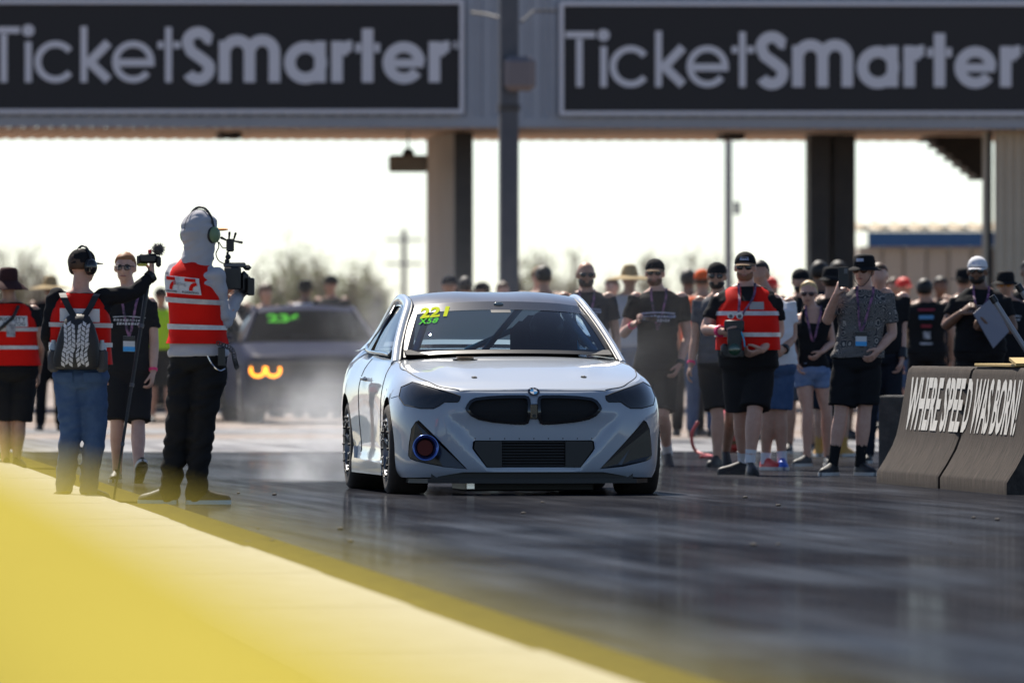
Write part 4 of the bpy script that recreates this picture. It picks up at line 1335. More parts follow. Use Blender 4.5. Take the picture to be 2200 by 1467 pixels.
        E((0, .100, -.022), (.013, .018, .022)); E((0, .092, .004), (.010, .012, .024))
        E((0, .086, -.060), (.026, .012, .009))
        if ears:
            for sg in (-1, 1): E((sg*.079, -.008, -.006), (.012, .020, .032))
        me = remesh(mb, s.vox, 3)
        if hands and s.near <= 2:
            bm = bmesh.new(); bm.from_mesh(me)
            for i, q in enumerate('LR'):
                hmesh = s.hand(q, curl[i], palm[i])
                bm.from_mesh(hmesh); bpy.data.meshes.remove(hmesh)
            bm.to_mesh(me); bm.free(); shade(me, True)
        elif hands:
            bm = bmesh.new(); bm.from_mesh(me)
            for q in 'LR':
                h_ = MB(); d_ = (s.J['f'+q]-s.J['w'+q]).normalized(); h_.ell(s.J['w'+q]+d_*.07, (.035, .028, .075), d_.to_track_quat('Z', 'Y').to_matrix())
                m_ = h_.mesh('h', -1); bm.from_mesh(m_); bpy.data.meshes.remove(m_)
            bm.to_mesh(me); bm.free(); shade(me, True)
        s.bodyo = link('body', me, s.skin, s.E, True)
        return s
    def hand(s, q, curl, pn):
        k = s.H/1.8*(.9 if s.female else 1)*(.5+.5*s.b if s.b > 1 else 1)
        w_ = s.J['w'+q]; d_ = (s.J['f'+q]-w_).normalized()
        ou = s.lat if q == 'R' else -s.lat
        pn = Vector(pn) if pn is not None else -ou           # palm faces the thigh
        pn = (pn-d_*pn.dot(d_)); pn = pn.normalized() if pn.length > .05 else d_.orthogonal().normalized()
        th = s.fwd-d_*s.fwd.dot(d_)-pn*s.fwd.dot(pn)
        sd_ = d_.cross(pn)
        if sd_.dot(s.fwd) < 0: sd_ = -sd_                      # thumb side towards the front
        if abs(sd_.dot(s.fwd)) < .25:                         # palm facing forward or back: thumb outwards or inwards
            sd_ = sd_ if (sd_.dot(s.up) > 0) else -sd_
        mb = MB()
        P_ = lambda a, b_, c_: w_+d_*a*k+sd_*b_*k+pn*c_*k
        mb.loft([[P_(a, math.cos(R(x_))*ww, math.sin(R(x_))*hh_) for x_ in range(0, 360, 30)] for a, ww, hh_ in ((-.02, .026, .022), (.015, .030, .020), (.05, .040, .017), (.085, .042, .015), (.098, .038, .011))])
        for i, (b_, ln, r_) in enumerate(((.031, .070, .0092), (.011, .079, .0095), (-.010, .073, .0092), (-.030, .057, .0080))):
            pos = P_(.088, b_, 0); dr = (d_+sd_*b_*1.2).normalized(); pts = [P_(.06, b_*.9, 0), pos]; an = 0
            for seg, cf in ((.45, .7), (.30, 1.0), (.25, .8)):
                an += R(curl*cf)
                v = dr*math.cos(an)+pn*math.sin(an)
                pos = pos+v*ln*seg*k; pts.append(pos)
            mb.tube(pts, [r_*k*1.15, r_*k*1.1, r_*k, r_*k*.92, r_*k*.78], 8, True, True)
        c2 = curl*.6
        t0 = P_(.02, .026, .006); t1 = P_(.052, .052, .016); t2 = P_(.078, .058+.006, .020+.012*c2/30); t3 = P_(.098, .058, .026+.02*c2/30)
        mb.tube([t0, t1, t2, t3], [.015*k, .0125*k, .0105*k, .008*k], 8, True, True)
        return remesh(mb, .0048, 2)
    # ---- garments
    def add(s, name, me, mat):
        return link(name, me, mat, s.E, True)
    def shirt(s, mat, sleeve=.55, infl=.016, hem=-.02, top=1.0, name='shirt', wr=.010, long=False, flare=.012):
        mb = MB(); k = s.H/1.8; lb = .6+.4*s.b
        ts = [hem, hem+.06, .12, .25, .45, .65, .80, .90, .965, top]
        ts = sorted(set([t for t in ts if t >= hem]))
        rings = []
        for t in ts:
            e = infl+flare*max(0, (.3-t)/.4)
            if t >= .965: e = infl*.35
            rings.append(s.ring(t, e))
        mb.loft(rings)
        for q in 'LR':
            a, e_, w_ = s.J['s'+q], s.J['e'+q], s.J['w'+q]
            if long:
                s.limb(mb, [a, a.lerp(e_, .5), e_, e_.lerp(w_, .5), e_.lerp(w_, .97)], [r_*k*lb for r_ in (.070, .064, .054, .049, .040)])
            elif sleeve > 0:
                en = a.lerp(e_, sleeve)
                d_ = (e_-a).normalized()
                mb.tube([a-d_*.01, a.lerp(en, .5), en], [.066*k*lb, .064*k*lb, .066*k*lb], 14)
        o = s.add(name, remesh(mb, s.vox*1.15, 2, wr if s.near < 3 else 0, 8, s.seed), mat)
        return o
    def tank(s, mat):
        mb = MB(); mb.loft([s.ring(t, .010) for t in (0.0, .12, .25, .45, .65, .76)])
        for sg in (-1, 1):
            pts = [s.surf(sg*.085, .70, .008), s.surf(sg*.085, .86, .010), s.surf(sg*.078, .95, .014)+s.up*.01, s.surf(sg*.085, .86, .010, False), s.surf(sg*.085, .70, .008, False)]
            mb.tube(catmull(pts, 3), .020, 8)
        return s.add('tank_top', remesh(mb, s.vox*1.1, 2, .006, 9, s.seed), mat)
    def shorts(s, mat, ln=1.0, flare=1.0, waist=.10, name='shorts', wr=.008, down=0.0):
        """ln: 1 reaches the knee; pants: down>0 goes that far down the shin"""
        mb = MB(); k = s.H/1.8; lb = (.6+.4*s.b)
        mb.loft([s.ring(t, .010+.012*flare*(t < .03)) for t in (-.17, -.10, -.03, .04, waist)])
        for q in 'LR':
            h, kn, an = s.J['h'+q], s.J['k'+q], s.J['a'+q]
            if down > 0:
                e_ = kn.lerp(an, down)
                s.limb(mb, [h, h.lerp(kn, .5), kn, kn.lerp(an, .5*down+.1), e_], [r_*k*lb*flare for r_ in (.100, .094, .074, .068, .064)], 14)
            else:
                e_ = h.lerp(kn, ln) if ln <= 1 else kn.lerp(an, ln-1)
                mb.tube([h, h.lerp(e_, .4), e_.lerp(h, .15), e_], [.102*k*lb, .104*k*lb*flare, .100*k*lb*flare, .102*k*lb*flare], 16)
        return s.add(name, remesh(mb, s.vox*1.15, 2, wr if s.near < 3 else 0, 7, s.seed+5), mat)
    def pants(s, mat, flare=1.0, wr=.014, name='trousers'):
        return s.shorts(mat, 1, flare, .10, name, wr, .97)
    def shoes(s, mat, sole=None, mats=None, ln=.285, sock=None, sockh=.10):
        for i, q in enumerate('LR'):
            an = s.J['a'+q]; k = s.H/1.8
            tv = s.toe[q]
            if tv is None:
                dr = (s.fwd+(s.lat if q == 'R' else -s.lat)*.25).normalized(); upv = s.up.copy()
            else:
                dr = Vector(tv).normalized(); upv = (s.up-dr*dr.z); upv = upv.normalized() if upv.length > .1 else -s.fwd
            sdv = dr.cross(upv)
            heel = an-dr*.062*k-upv*(.075*k)
            if tv is None or abs(tv[2]) < .05: heel.z = 0.0
            L_ = ln*k
            def sec(f, sc=1.0, z0=0., z1=1.):
                w_ = interp(f, [0, .04, .15, .38, .68, .88, .97, 1], [.012, .030, .037, .038, .049, .042, .026, .010])*k*sc
                h_ = interp(f, [0, .04, .12, .27, .42, .65, .88, .97, 1], [.04, .085, .11, .11, .098, .075, .062, .050, .034])*k
                c = heel+dr*L_*f
                return [c+sdv*x_*w_+upv*(z_*h_) for x_, z_ in ((-.92, z0), (-1, z0+.25*(z1-z0)), (-.95, z0+.5*(z1-z0)), (-.72, z0+.82*(z1-z0)), (-.3, z1), (.3, z1), (.72, z0+.82*(z1-z0)), (.95, z0+.5*(z1-z0)), (1, z0+.25*(z1-z0)), (.92, z0))]
            fs_ = [0, .04, .1, .2, .3, .42, .55, .68, .8, .9, .97, 1]
            mb = MB(); mb.loft([sec(f) for f in fs_])
            m_ = mats[i] if mats else mat
            so = link('shoe', mb.mesh('shoe'), m_, s.E, True); shade(so.data, 60)
            if s.near <= 2:
                hh_ = .026*k
                mb = MB(); rs = []
                for f in fs_:
                    r_ = sec(f, 1.07)
                    c = heel+dr*L_*f
                    wv = max((a-c).dot(sdv) for a in r_)
                    rs.append([c-sdv*wv, c-sdv*wv*1.02+upv*hh_, c+sdv*wv*1.02+upv*hh_, c+sdv*wv])
                mb.loft(rs); o_ = link('sole', mb.mesh('sole'), sole or M_sole, so, False)
                o_.data.transform(Matrix.Translation(-s.E.location))
            if sock:
                mb = MB(); d_ = (s.J['k'+q]-an).normalized(); mb.tube([an-d_*.03, an+d_*sockh*.5, an+d_*sockh], [.044*k, .043*k, .047*k], 14); s.add('sock', mb.mesh('sock'), sock)
    # ---- head things
    def H3(s, o): return s.hc+s.M3 @ Vector([q*s.hm for q in o])
    def hair(s, mat, ln=0.0, vol=1.07, front=.42, zc=.35):
        mb = MB(); nu, nv = 28, 18; vs = []
        for j in range(nv+1):
            t = math.pi*j/nv
            for i in range(nu):
                a = 2*math.pi*i/nu
                x, y, z = math.sin(t)*math.cos(a), math.sin(t)*math.sin(a), math.cos(t)
                m = vol+.03*noise.noise(Vector((x*4, y*4, z*4)))
                if (y > -.12 and z < zc-front*.6+y*.45) or z < -.62+ln*-.4: m = .80
                vs.append(s.H3((x*.080*m, -.012+y*.100*m, .028+z*.094*m)))
        fs = [(j*nu+i, (j+1)*nu+i, (j+1)*nu+(i+1) % nu, j*nu+(i+1) % nu) for j in range(nv) for i in range(nu)]
        mb.add(vs, fs)
        return link('hair', mb.mesh('hair'), mat, s.E, True, True)
    def beard(s, mat, full=1.0):
        mb = MB(); nu, nv = 22, 14; vs = []
        for j in range(nv+1):
            t = math.pi*j/nv
            for i in range(nu):
                a = 2*math.pi*i/nu
                x, y, z = math.sin(t)*math.cos(a), math.sin(t)*math.sin(a), math.cos(t)
                m = 1.03+.03*noise.noise(Vector((x*6, y*6, z*6)))
                if z > .02+.25*abs(x)*full or y < -.2: m = .75
                if z > -.35 and abs(x) < .35 and y > 0: m = .85
                vs.append(s.H3((x*.066*m, .018+y*.080*m, -.052+z*.066*m)))
        fs = [(j*nu+i, (j+1)*nu+i, (j+1)*nu+(i+1) % nu, j*nu+(i+1) % nu) for j in range(nv) for i in range(nu)]
        mb.add(vs, fs); return link('beard', mb.mesh('beard'), mat, s.E, True, True)
    def glasses(s, mat=None, clear=False):
        mb = MB()
        e = empty('x') if False else None
        fr = MB(); fr.tube([s.H3((-.080, -.01, .012)), s.H3((-.076, .07, .014)), s.H3((-.055, .094, .014)), s.H3((0, .103, .016)), s.H3((.055, .094, .014)), s.H3((.076, .07, .014)), s.H3((.080, -.01, .012))], .0035*s.hm, 6)
        fo = link('glasses', fr.mesh('g'), M_cam, s.E, True, True)
        for sg in (-1, 1):
            l_ = MB(); l_.ell(s.H3((sg*.034, .098, .001)), [q*s.hm for q in (.029, .007, .021)], s.M3 @ Matrix.Rotation(-sg*.22, 3, 'Z'), 16, 8)
            o_ = link('lens', l_.mesh('l'), mat or M_lens, fo, False, True); o_.data.transform(Matrix.Translation(-s.E.location))
        return fo
    def eyes(s):
        for sg in (-1, 1):
            mb = MB(); mb.ell(s.H3((sg*.031, .090, .004)), [q*s.hm for q in (.014, .006, .006)], s.M3, 10, 6); s.add('eye', mb.mesh('e'), pm('dark eye', (.03, .02, .015), .3))
            mb = MB(); mb.tube([s.H3((sg*.014, .094, .022)), s.H3((sg*.032, .094, .027)), s.H3((sg*.050, .084, .020))], .0045*s.hm, 6); s.add('eyebrow', mb.mesh('e'), M_hbrn)
    def mouth(s):
        mb = MB(); mb.ell(s.H3((0, .094, -.062)), [q*s.hm for q in (.024, .006, .0065)], s.M3, 12, 6); s.add('lips', mb.mesh('l'), pm('lips', (.34, .13, .11), .5))
    def cap(s, mat, brim=None, rev=False, under=None, logo=None):
        sg = -1 if rev else 1
        mb = MB(); nu, nv = 28, 9; rows = []
        for j in range(nv+1):
            z = j/nv
            r_ = math.sqrt(max(0, 1-(z*.985)**2.3))
            rows.append([s.H3((math.cos(a)*.086*r_, -.012+math.sin(a)*.106*r_, .030+z*.098+.010*math.sin(a)*sg*(1-z))) for a in [2*math.pi*i/nu for i in range(nu)]])
        mb.grid(rows, True); mb.add(rows[-1], [tuple(range(nu))]); mb.add(list(reversed(rows[0])), [tuple(range(nu))])
        o = link('cap', mb.mesh('cap'), mat, s.E, True, 60)
        n = 14; A, B_ = [], []
        for i in range(n+1):
            a = math.pi*i/n
            x = math.cos(a)
            A.append((x*.082, -.012+sg*math.sin(a)*.100, .034-.006))
            B_.append((x*.080*(.92), -.012+sg*(math.sin(a)**.8*.085+.100*math.sin(a)), .030-.014*x*x-.012*math.sin(a)))
        for dz, nm, m_ in ((.003, 'brim', brim or mat), (-.003, 'under_brim', under)):
            if nm == 'under_brim' and not under: continue
            br = MB(); br.grid([[s.H3((a[0], a[1], a[2]+dz)) for a in A], [s.H3((a[0], a[1], a[2]+dz)) for a in B_]])
            if nm == 'brim': br.grid([[s.H3((a[0], a[1], a[2]-dz*.6)) for a in A], [s.H3((a[0], a[1], a[2]-dz*.6)) for a in B_]]); br.grid([[s.H3((a[0], a[1], a[2]+dz)) for a in B_], [s.H3((a[0], a[1], a[2]-dz*.6)) for a in B_]])
            q = link(nm, br.mesh('b'), m_, o, False, 50); q.data.transform(Matrix.Translation(-s.E.location))
        if logo:
            lg = MB(); n = 8; rows = []
            for z in (.30, .55):
                r_ = math.sqrt(1-(z*.985)**2.3)*1.03
                rows.append([s.H3((math.cos(a)*.086*r_, -.012+math.sin(a)*.106*r_, .030+z*.098)) for a in [R(65+50*i/n) for i in range(n+1)]])
            lg.grid(rows); q = link('cap_logo', lg.mesh('l'), logo, o, False); q.data.transform(Matrix.Translation(-s.E.location))
        return o
    def brimhat(s, mat, brim=.075, hgt=.10, droop=.035, top=.9, name='bucket_hat'):
        prof = [(1.0, .010), (1.01, .03), (1.0, .06), (top*1.03, hgt*.85+.02), (top*.85, hgt+.022), (top*.4, hgt+.028), (.02, hgt+.030)]
        bp = [(1+brim/.09*1.0, .018-droop), (1+brim/.09*.97, .024-droop), (1+brim/.09*.5, .022-droop*.45), (1.0, .024)]
        rows = []
        n = 32
        for r_, z in [(1+brim/.09*.5, .010-droop*.45), ]+bp+prof:
            rows.append([s.H3((math.cos(a)*.087*r_, -.010+math.sin(a)*.104*r_, z+.012+.006*noise.noise(Vector((math.cos(a)*2, math.sin(a)*2, s.seed)))*(r_ > 1.2))) for a in [2*math.pi*i/n for i in range(n)]])
        mb = MB(); mb.grid(rows, True)
        return link(name, mb.mesh('hat'), mat, s.E, True, 50)
    def headset(s, cup, band=None, fwdo=-.005, r=1.0):
        band = band or M_cam
        mb = MB(); pts = [s.H3((math.cos(R(a))*.096*r, fwdo, .0+math.sin(R(a))*.138*r)) for a in range(5, 176, 10)]
        mb.tube(pts, .008, 8); o = link('headset', mb.mesh('hs'), band, s.E, True, True)
        for sg in (-1, 1):
            mb = MB(); c = s.H3((sg*.100*r, fwdo, -.005)); mb.ell(c, (.030, .042, .052), s.M3, 14, 10); q = link('ear_cup', mb.mesh('c'), cup, o, False, True); q.data.transform(Matrix.Translation(-s.E.location))
            mb = MB(); c = s.H3((sg*.084*r, fwdo, -.005)); mb.ell(c, (.022, .046, .055), s.M3, 14, 10); q = link('ear_pad', mb.mesh('c'), M_cam, o, False, True); q.data.transform(Matrix.Translation(-s.E.location))
        return o
    def lanyard(s, badge=True, t0=.50, infl=.03, mat=None, dx=0.0):
        for sg in (-1, 1):
            pts = [s.surf(sg*.062, .985, infl)+s.up*.03, s.surf(sg*.060, .92, infl), s.surf(sg*.045+dx*.3, .80, infl), s.surf(sg*.018+dx, t0+.1, infl), s.surf(dx, t0, infl)]
            mb = MB(); P_ = catmull(pts, 4); L_ = []; R_ = []
            for i, q in enumerate(P_): L_.append(q-s.lat*.009); R_.append(q+s.lat*.009)
            mb.grid([L_, R_]); mb.grid([[q-s.fwd*.003 for q in R_], [q-s.fwd*.003 for q in L_]])
            s.add('lanyard', mb.mesh('ly'), mat or M_lany)
        if badge:
            a, f = s.axes(t0); M_ = Matrix((a, f, s.up)).transposed()
            mb = MB(); mb.box(s.surf(dx, t0, infl)+f*.006-s.up*.055, (.085, .006, .11), M_); s.add('badge', mb.mesh('b'), M_badge)
            mb = MB(); mb.box(s.surf(dx, t0, infl)+f*.010-s.up*.092, (.086, .004, .034), M_); s.add('badge_strip', mb.mesh('b'), pm('badge blue', (.03, .35, .75), .4))
            mb = MB(); mb.box(s.surf(dx, t0, infl)+f*.010-s.up*.018, (.086, .004, .034), M_); s.add('badge_strip', mb.mesh('b'), M_cam)
    def band(s, q, mat=M_pink, f=.90, r=.036, w=.020):
        e_, w_ = s.J['e'+q], s.J['w'+q]; d_ = (w_-e_).normalized(); c = e_.lerp(w_, f); k = s.H/1.8*(.6+.4*s.b)
        mb = MB(); mb.tube([c-d_*w/2, c+d_*w/2], r*k, 16); s.add('wristband' if mat is M_pink else 'watch', mb.mesh('w'), mat)
    def panel(s, name, lx0, lx1, t0, t1, infl, mat, front=True, parent=None, th=.004, n=14, m=4, fn=None):
        """patch that follows the chest or back"""
        A, B_ = [], []
        for i in range(m+1):
            t = t0+(t1-t0)*i/m
            A.append([s.surf(lx0+(lx1-lx0)*k/n, t, infl+th, front) for k in range(n+1)]); B_.append([s.surf(lx0+(lx1-lx0)*k/n, t, infl, front) for k in range(n+1)])
        mb = MB(); mb.grid(A); mb.grid(B_)
        mb.grid([A[0], B_[0]]); mb.grid([A[-1], B_[-1]]); mb.grid([[r_[0] for r_ in A], [r_[0] for r_ in B_]]); mb.grid([[r_[-1] for r_ in A], [r_[-1] for r_ in B_]])
        o = link(name, mb.mesh(name, 1e-5), mat, parent or s.E, parent is None, 40)
        if parent is not None: o.data.transform(Matrix.Translation(-s.E.location))
        return o
    def ptext(s, name, txt, lx0, lx1, t0, t1, infl, mat, front, parent, bold=.02):
        def fn(u, v): return s.surf(u, v, infl, front)-s.E.location
        if not front and False: pass
        return mapped_text(name, txt, fn, mat, parent, False, bold=bold, box=(lx0, t0, lx1, t1), sub=1)
    def vest(s, hem=.02, infl=.036, a0=None, a1=None, stripes=(.30, .62), front_v=True, mat=None, top=.985, flare=.02, sw=.055):
        n = 40
        ts = [hem, hem+.06, .2, .35, .5, .65, .78, .87, .93, .965, top]
        ts = [t for t in ts if t >= hem]
        a0 = 0 if a0 is None else a0; a1 = 360 if a1 is None else a1; cl = (a1-a0) >= 360
        def rr(t, e): 
            return s.vring(t, e+flare*max(0, (.35-t))*.6, n, 2.6, a0, a1, cl)
        A = [rr(t, infl if t < .95 else infl*.75) for t in ts]; B_ = [rr(t, infl*.72 if t < .95 else infl*.5) for t in ts]
        off = s.seed
        for r_ in A+B_:
            for q in r_:
                q += s.fwd*.006*noise.noise(Vector((q.x*9, q.y*9, q.z*3.5+off)))
        mb = MB(); mb.grid(A, cl); mb.grid(B_, cl); mb.grid([A[0], B_[0]], cl); mb.grid([A[-1], B_[-1]], cl)
        if not cl: mb.grid([[r_[0] for r_ in A], [r_[0] for r_ in B_]]); mb.grid([[r_[-1] for r_ in A], [r_[-1] for r_ in B_]])
        o = link('safety_vest', mb.mesh('vest', 1e-5), mat or C_red, s.E, True, 60)
        for t in stripes:
            C = [s.vring(t+dt, infl+.009+flare*max(0, .35-t)*.6, n, 2.6, a0+1, a1-1, cl) for dt in (-sw/2, sw/2)]
            mb = MB(); mb.grid(C, cl); q = link('reflective_stripe', mb.mesh('st'), C_tape, o, False, True); q.data.transform(Matrix.Translation(-s.E.location))
        s.vesto = o
        return o
def logo(p, w, t0, t1, infl, m1, m2, seed=1, front=True):
    """blurred shirt print: a car-roof arc over two rows of uneven blocks"""
    rnd = random.Random(seed); par = None
    mb = MB(); n = 16
    A_ = [(-1+2*i/n, .80+.20*math.sin(math.pi*(.15+.7*i/n))) for i in range(n+1)]
    f = lambda x, y: p.surf(x*w, t0+(t1-t0)*y, infl, front)
    mb.grid([[f(x, y) for x, y in A_], [f(x*.96, y-.12) for x, y in A_]])
    o = p.add('shirt_print', mb.mesh('l'), m1)
    for y0, y1, m_, ww in ((.40, .68, m1, .95), (.0, .32, m2, .75)):
        mb = MB(); x = -ww
        while x < ww-.08:
            bw = rnd.uniform(.08, .19); a = rnd.uniform(0, .06)
            mb.grid([[f(x, y0+a), f(x+bw, y0+a)], [f(x+.03, y1-a), f(x+bw+.02, y1-a)]]); x += bw+.045
        p.add('shirt_print', mb.mesh('l'), m_)
def held(name, loc, label, cat):
    return empty(name, loc, 0, label, cat)
M_printw2 = pm('plain white print', (.5, .5, .54), .6)
G_CREW = 'people standing at the start line'
# ---- camera operator in grey hood and red vest, seen from behind
p = Person('person seen from behind in grey hooded shirt and red vest shouldering a large video camera', (408, 1083), 450, 152, .035, 1.0, 0, 'fair',
  dict(hL=(398, 770), hR=(455, 772, -.06), sL=(378, 585, .10), sR=(463, 596, -.10), head=(430, 503), eR=(480, 690, -.06), wR=(518, 628, .16), fR=(535, 600, .20), eL=(400, 690, .35), wL=(470, 640, .45), fL=(500, 610, .45),
       kL=(386, 905), kR=(437, 908, -.05), aL=(363, 1062, .06), aR=(420, 1064, 0), tL=(-.75, .45, 0), tR=(.93, .15, 0)), head_yaw=140)
p.body(curl=(60, 60), ears=False)
p.shirt(C_gry, long=True, hem=-.02, infl=.014, name='hooded_shirt', wr=.014)
p.pants(C_blk2, 1.06, .020)
p.shoes(M_shoeb, pm('pale blue white sole', (.30, .55, .66), .5))
mb = MB(); mb.ell(p.H3((0, -.008, .020)), (.110, .136, .132), p.M3, 24, 16); mb.tube([p.H3((0, -.012, -.02)), p.H3((0, -.012, -.10)), p.neck-p.up*.02], [.106, .103, .110], 20)
p.add('hood', remesh(mb, .011, 4, .013, 11, 3), C_gry)
mb = MB(); pts = [p.H3((0, -.008+math.cos(R(a))*.139, .020+math.sin(R(a))*.135)) for a in range(-40, 200, 12)]; mb.tube(pts, .0022, 5); p.add('hood_seam', mb.mesh('s'), C_dgry)
mb = MB(); mb.ell(p.H3((0, .165, .030)), (.070, .070, .010), p.M3); p.add('orange_cap_brim', mb.mesh('b'), pm('orange brim', (.85, .28, .02), .6))
p.headset(pm('sage green ear cup', (.16, .24, .13), .45), None, -.0, 1.22)
v = p.vest(hem=.12, infl=.034, a0=170, a1=365, stripes=(.30, .585), flare=.03, top=1.03)
w1 = pm('white vinyl patch', (.66, .65, .66), .5)
for x0, x1 in ((-.155, -.015), (-.035, .125)):
    p.panel('white_patch', x0, x1, .66, .845, .042, w1, False, v)
for x0 in (-.125, .03):
    p.panel('red_mark', x0, x0+.075, .80, .835, .048, C_red, False, v, n=6, m=2)
    def fn(u, vv, x0=x0): return p.surf(x0+u, .70+vv, .050, False)-p.E.location
    mb = MB(); A_ = [fn(.012+.010+.058*(1-math.cos(R(a))), .095*math.sin(R(a))) for a in range(0, 91, 10)]; B_ = [fn(.012+.035+.035*(1-math.cos(R(a))), .060*math.sin(R(a))) for a in range(0, 91, 10)]
    mb.grid([A_, B_]); q = mb.build('red_mark', C_red, v)
    p.ptext('lettering', 'FLORACING', x0-.03, x0+.085, .670, .692, .051, M_cam, False, v, .03)
p.ptext('lettering', 'Racing', -.06, .035, .74, .79, .051, pm('grey pen', (.35, .34, .36), .6), False, v, 0)
mb = MB(); mb.box(p.surf(.15, .03, .03, False)+Vector((.06, -.02, -.03)), (.045, .035, .12), bev=.006); p.add('radio_pack', mb.mesh('r'), M_cam)
pts = [p.surf(.14, .13, .04, False)+Vector((.05, 0, 0)), W(497, 750, p.d-.2), W(505, 775, p.d-.2), W(509, 790, p.d-.2)]
hx_ = catmull(pts, 30); coil = []
for i, q in enumerate(hx_):
    a = i*1.1; coil.append(q+Vector((math.cos(a)*.014, 0, math.sin(a)*.014)))
mb = MB(); mb.tube(coil, .004, 5); p.add('coiled_cable', mb.mesh('c'), M_cam)
mb = MB(); mb.tube(catmull([W(446, 764, p.d-.22), W(458, 785, p.d-.25), W(472, 796, p.d-.25), W(483, 792, p.d-.22)], 8), .0045, 6); p.add('wallet_chain', mb.mesh('c'), M_chrome)
# video camera on the shoulder
dd = p.d+.12
c = held('video_camera', W(500, 620, dd), 'black shoulder video camera with transmitter on top held by the grey hooded operator', 'camera')
def cb(name, x0, y0, x1, y1, dep, mat, dy=0, bev=.008):
    a, b = W(x0, y0, dd+dy), W(x1, y1, dd+dy)
    mb = MB(); mb.box((a+b)/2-c.location, (abs(b.x-a.x), dep, abs(b.z-a.z)), bev=bev); return mb.build(name, mat, c)
cb('camera_body', 482, 574, 518, 622, .16, M_cam)
cb('lens_barrel', 514, 582, 534, 632, .12, M_cam, bev=.03)
cb('matte_box', 531, 597, 547, 635, .13, M_cam)
cb('top_handle', 480, 564, 528, 575, .035, M_camg)
cb('microphone', 522, 569, 540, 581, .04, M_cam, bev=.015)
cb('transmitter', 486, 513, 503, 541, .03, M_cam)
mb = MB(); mb.ell(W(490, 552, dd)-c.location, (.018, .018, .018)); mb.ell(W(488, 561, dd)-c.location, (.016, .016, .016)); mb.tube([W(489, 541, dd)-c.location, W(488, 566, dd)-c.location], .008, 8); mb.build('ball_arm', M_cam, c, smooth=True)
for (a, b) in (((492, 514), (493, 500)), ((502, 516), (506, 502)), ((486, 516), (476, 511)), ((503, 518), (519, 521))):
    mb = MB(); mb.tube([W(*a, dd)-c.location, W(*b, dd)-c.location], [.006, .009], 6, round_=True); mb.build('antenna', M_cam, c)
for pts in ([(466, 512), (470, 530), (464, 545), (470, 560), (484, 568)], [(470, 520), (478, 532), (486, 533)]):
    mb = MB(); mb.tube(catmull([W(*q, dd-.02)-c.location for q in pts], 5), .004, 5); mb.build('cable', M_cam, c)
mb = MB(); mb.ell(p.J['wR'].lerp(p.J['fR'], .55), (.05, .06, .065)); p.add('glove', mb.mesh('g'), M_shoeb)

# ---- jeans man with tyre print backpack
p = Person('person seen from behind in red vest and blue jeans raising a camcorder on a pole', (168, 1076), 530, 172, .03, 1.12, .03, 'fair',
  dict(hL=(146, 812), hR=(200, 812), sL=(122, 637), sR=(222, 640), head=(178, 572), eL=(103, 715), wL=(112, 775, .15), fL=(125, 800, .2), eR=(288, 628, .05), wR=(326, 592, .12), fR=(326, 560, .14),
       kL=(152, 925), kR=(205, 930), aL=(138, 1050), aR=(190, 1054), tL=(-.3, .9, 0), tR=(.6, .75, 0)), head_yaw=128)
p.body(curl=(40, 75), ears=True); p.hair(M_hbrn)
p.shirt(C_blk, long=True, hem=.05, wr=.012, name='black_shirt'); p.pants(C_den, 1.04, .012, 'jeans'); p.shoes(M_shoeb, M_soleg)
p.cap(C_blk); p.headset(M_gblk, None, -.0, 1.06)
v = p.vest(hem=.12, infl=.036, stripes=(.36, .60))
p.panel('white_patch', -.125, .13, .64, .80, .043, w1, False, v)
for sx in (-1, 1):
    p.panel('back_pocket', sx*.09-.055, sx*.09+.055, -.10, .02, .030, C_den2 if False else C_den, False, None, .004, 6, 3)
bp_ = p.surf(0, .42, .12, False)
bk = held('backpack', p.surf(0, .10, .10, False), 'black backpack with white tyre tread print worn over a red vest', 'backpack')
rows = []
for t, wd, dp in ((.06, .115, .03), (.09, .145, .09), (.2, .150, .115), (.40, .138, .115), (.58, .11, .10), (.70, .075, .07), (.74, .04, .03)):
    c0 = p.surf(0, t, .045, False); r_ = []
    for k in range(20):
        a = 2*math.pi*k/20; cs, sn = math.cos(a), math.sin(a)
        r_.append(c0+p.lat*wd*math.copysign(abs(cs)**.75, cs)-p.fwd*(dp*.5+dp*.5*math.copysign(abs(sn)**.75, sn))*1.0)
    rows.append(r_)
mb = MB(); mb.loft(rows); mb.build('bag_body', pm('black pack nylon', (.014, .014, .015), .55, bump=(60, .2)), bk, True, 50)
def bagp(lx, t, off=.006):
    wd = interp(t, [.06, .09, .2, .40, .58, .70], [.115, .145, .150, .138, .11, .075]); dp = interp(t, [.06, .09, .2, .40, .58, .70], [.03, .09, .115, .115, .10, .07])
    q = min(.99, abs(lx)/wd); return p.surf(0, t, .045, False)+p.lat*lx-p.fwd*(dp*.5+dp*.5*(1-q**2.67)**(1/2.67)+off)
M_tread = pm('white tread print', (.62, .62, .64), .6)
for sg in (-1, 1):
    for i in range(9):
        for j in range(3):
            t0 = .10+i*.058+(j % 2)*.026; cxx = sg*(.016+j*.026+.16*(t0-.36)**2+.000*1); sk = .045*sg*(1 if j % 2 else -1)
            w_ = .0105
            pts = [bagp(cxx-w_, t0+sk*.3), bagp(cxx+w_, t0-sk*.3), bagp(cxx+w_, t0+.046-sk*.3), bagp(cxx-w_, t0+.046+sk*.3)]
            if t0 > .60: continue
            mb = MB(); mb.add(pts+[q+p.fwd*.003 for q in pts], [(0, 1, 2, 3), (0, 4, 5, 1), (1, 5, 6, 2), (2, 6, 7, 3), (3, 7, 4, 0)]); mb.build('tread_block', M_tread, bk, True)
mapped_text('lettering', 'RECON', lambda u, vv: bagp(u, vv, .011), M_tread, bk, True, bold=.02, box=(.0, .36, .085, .385), sub=1)
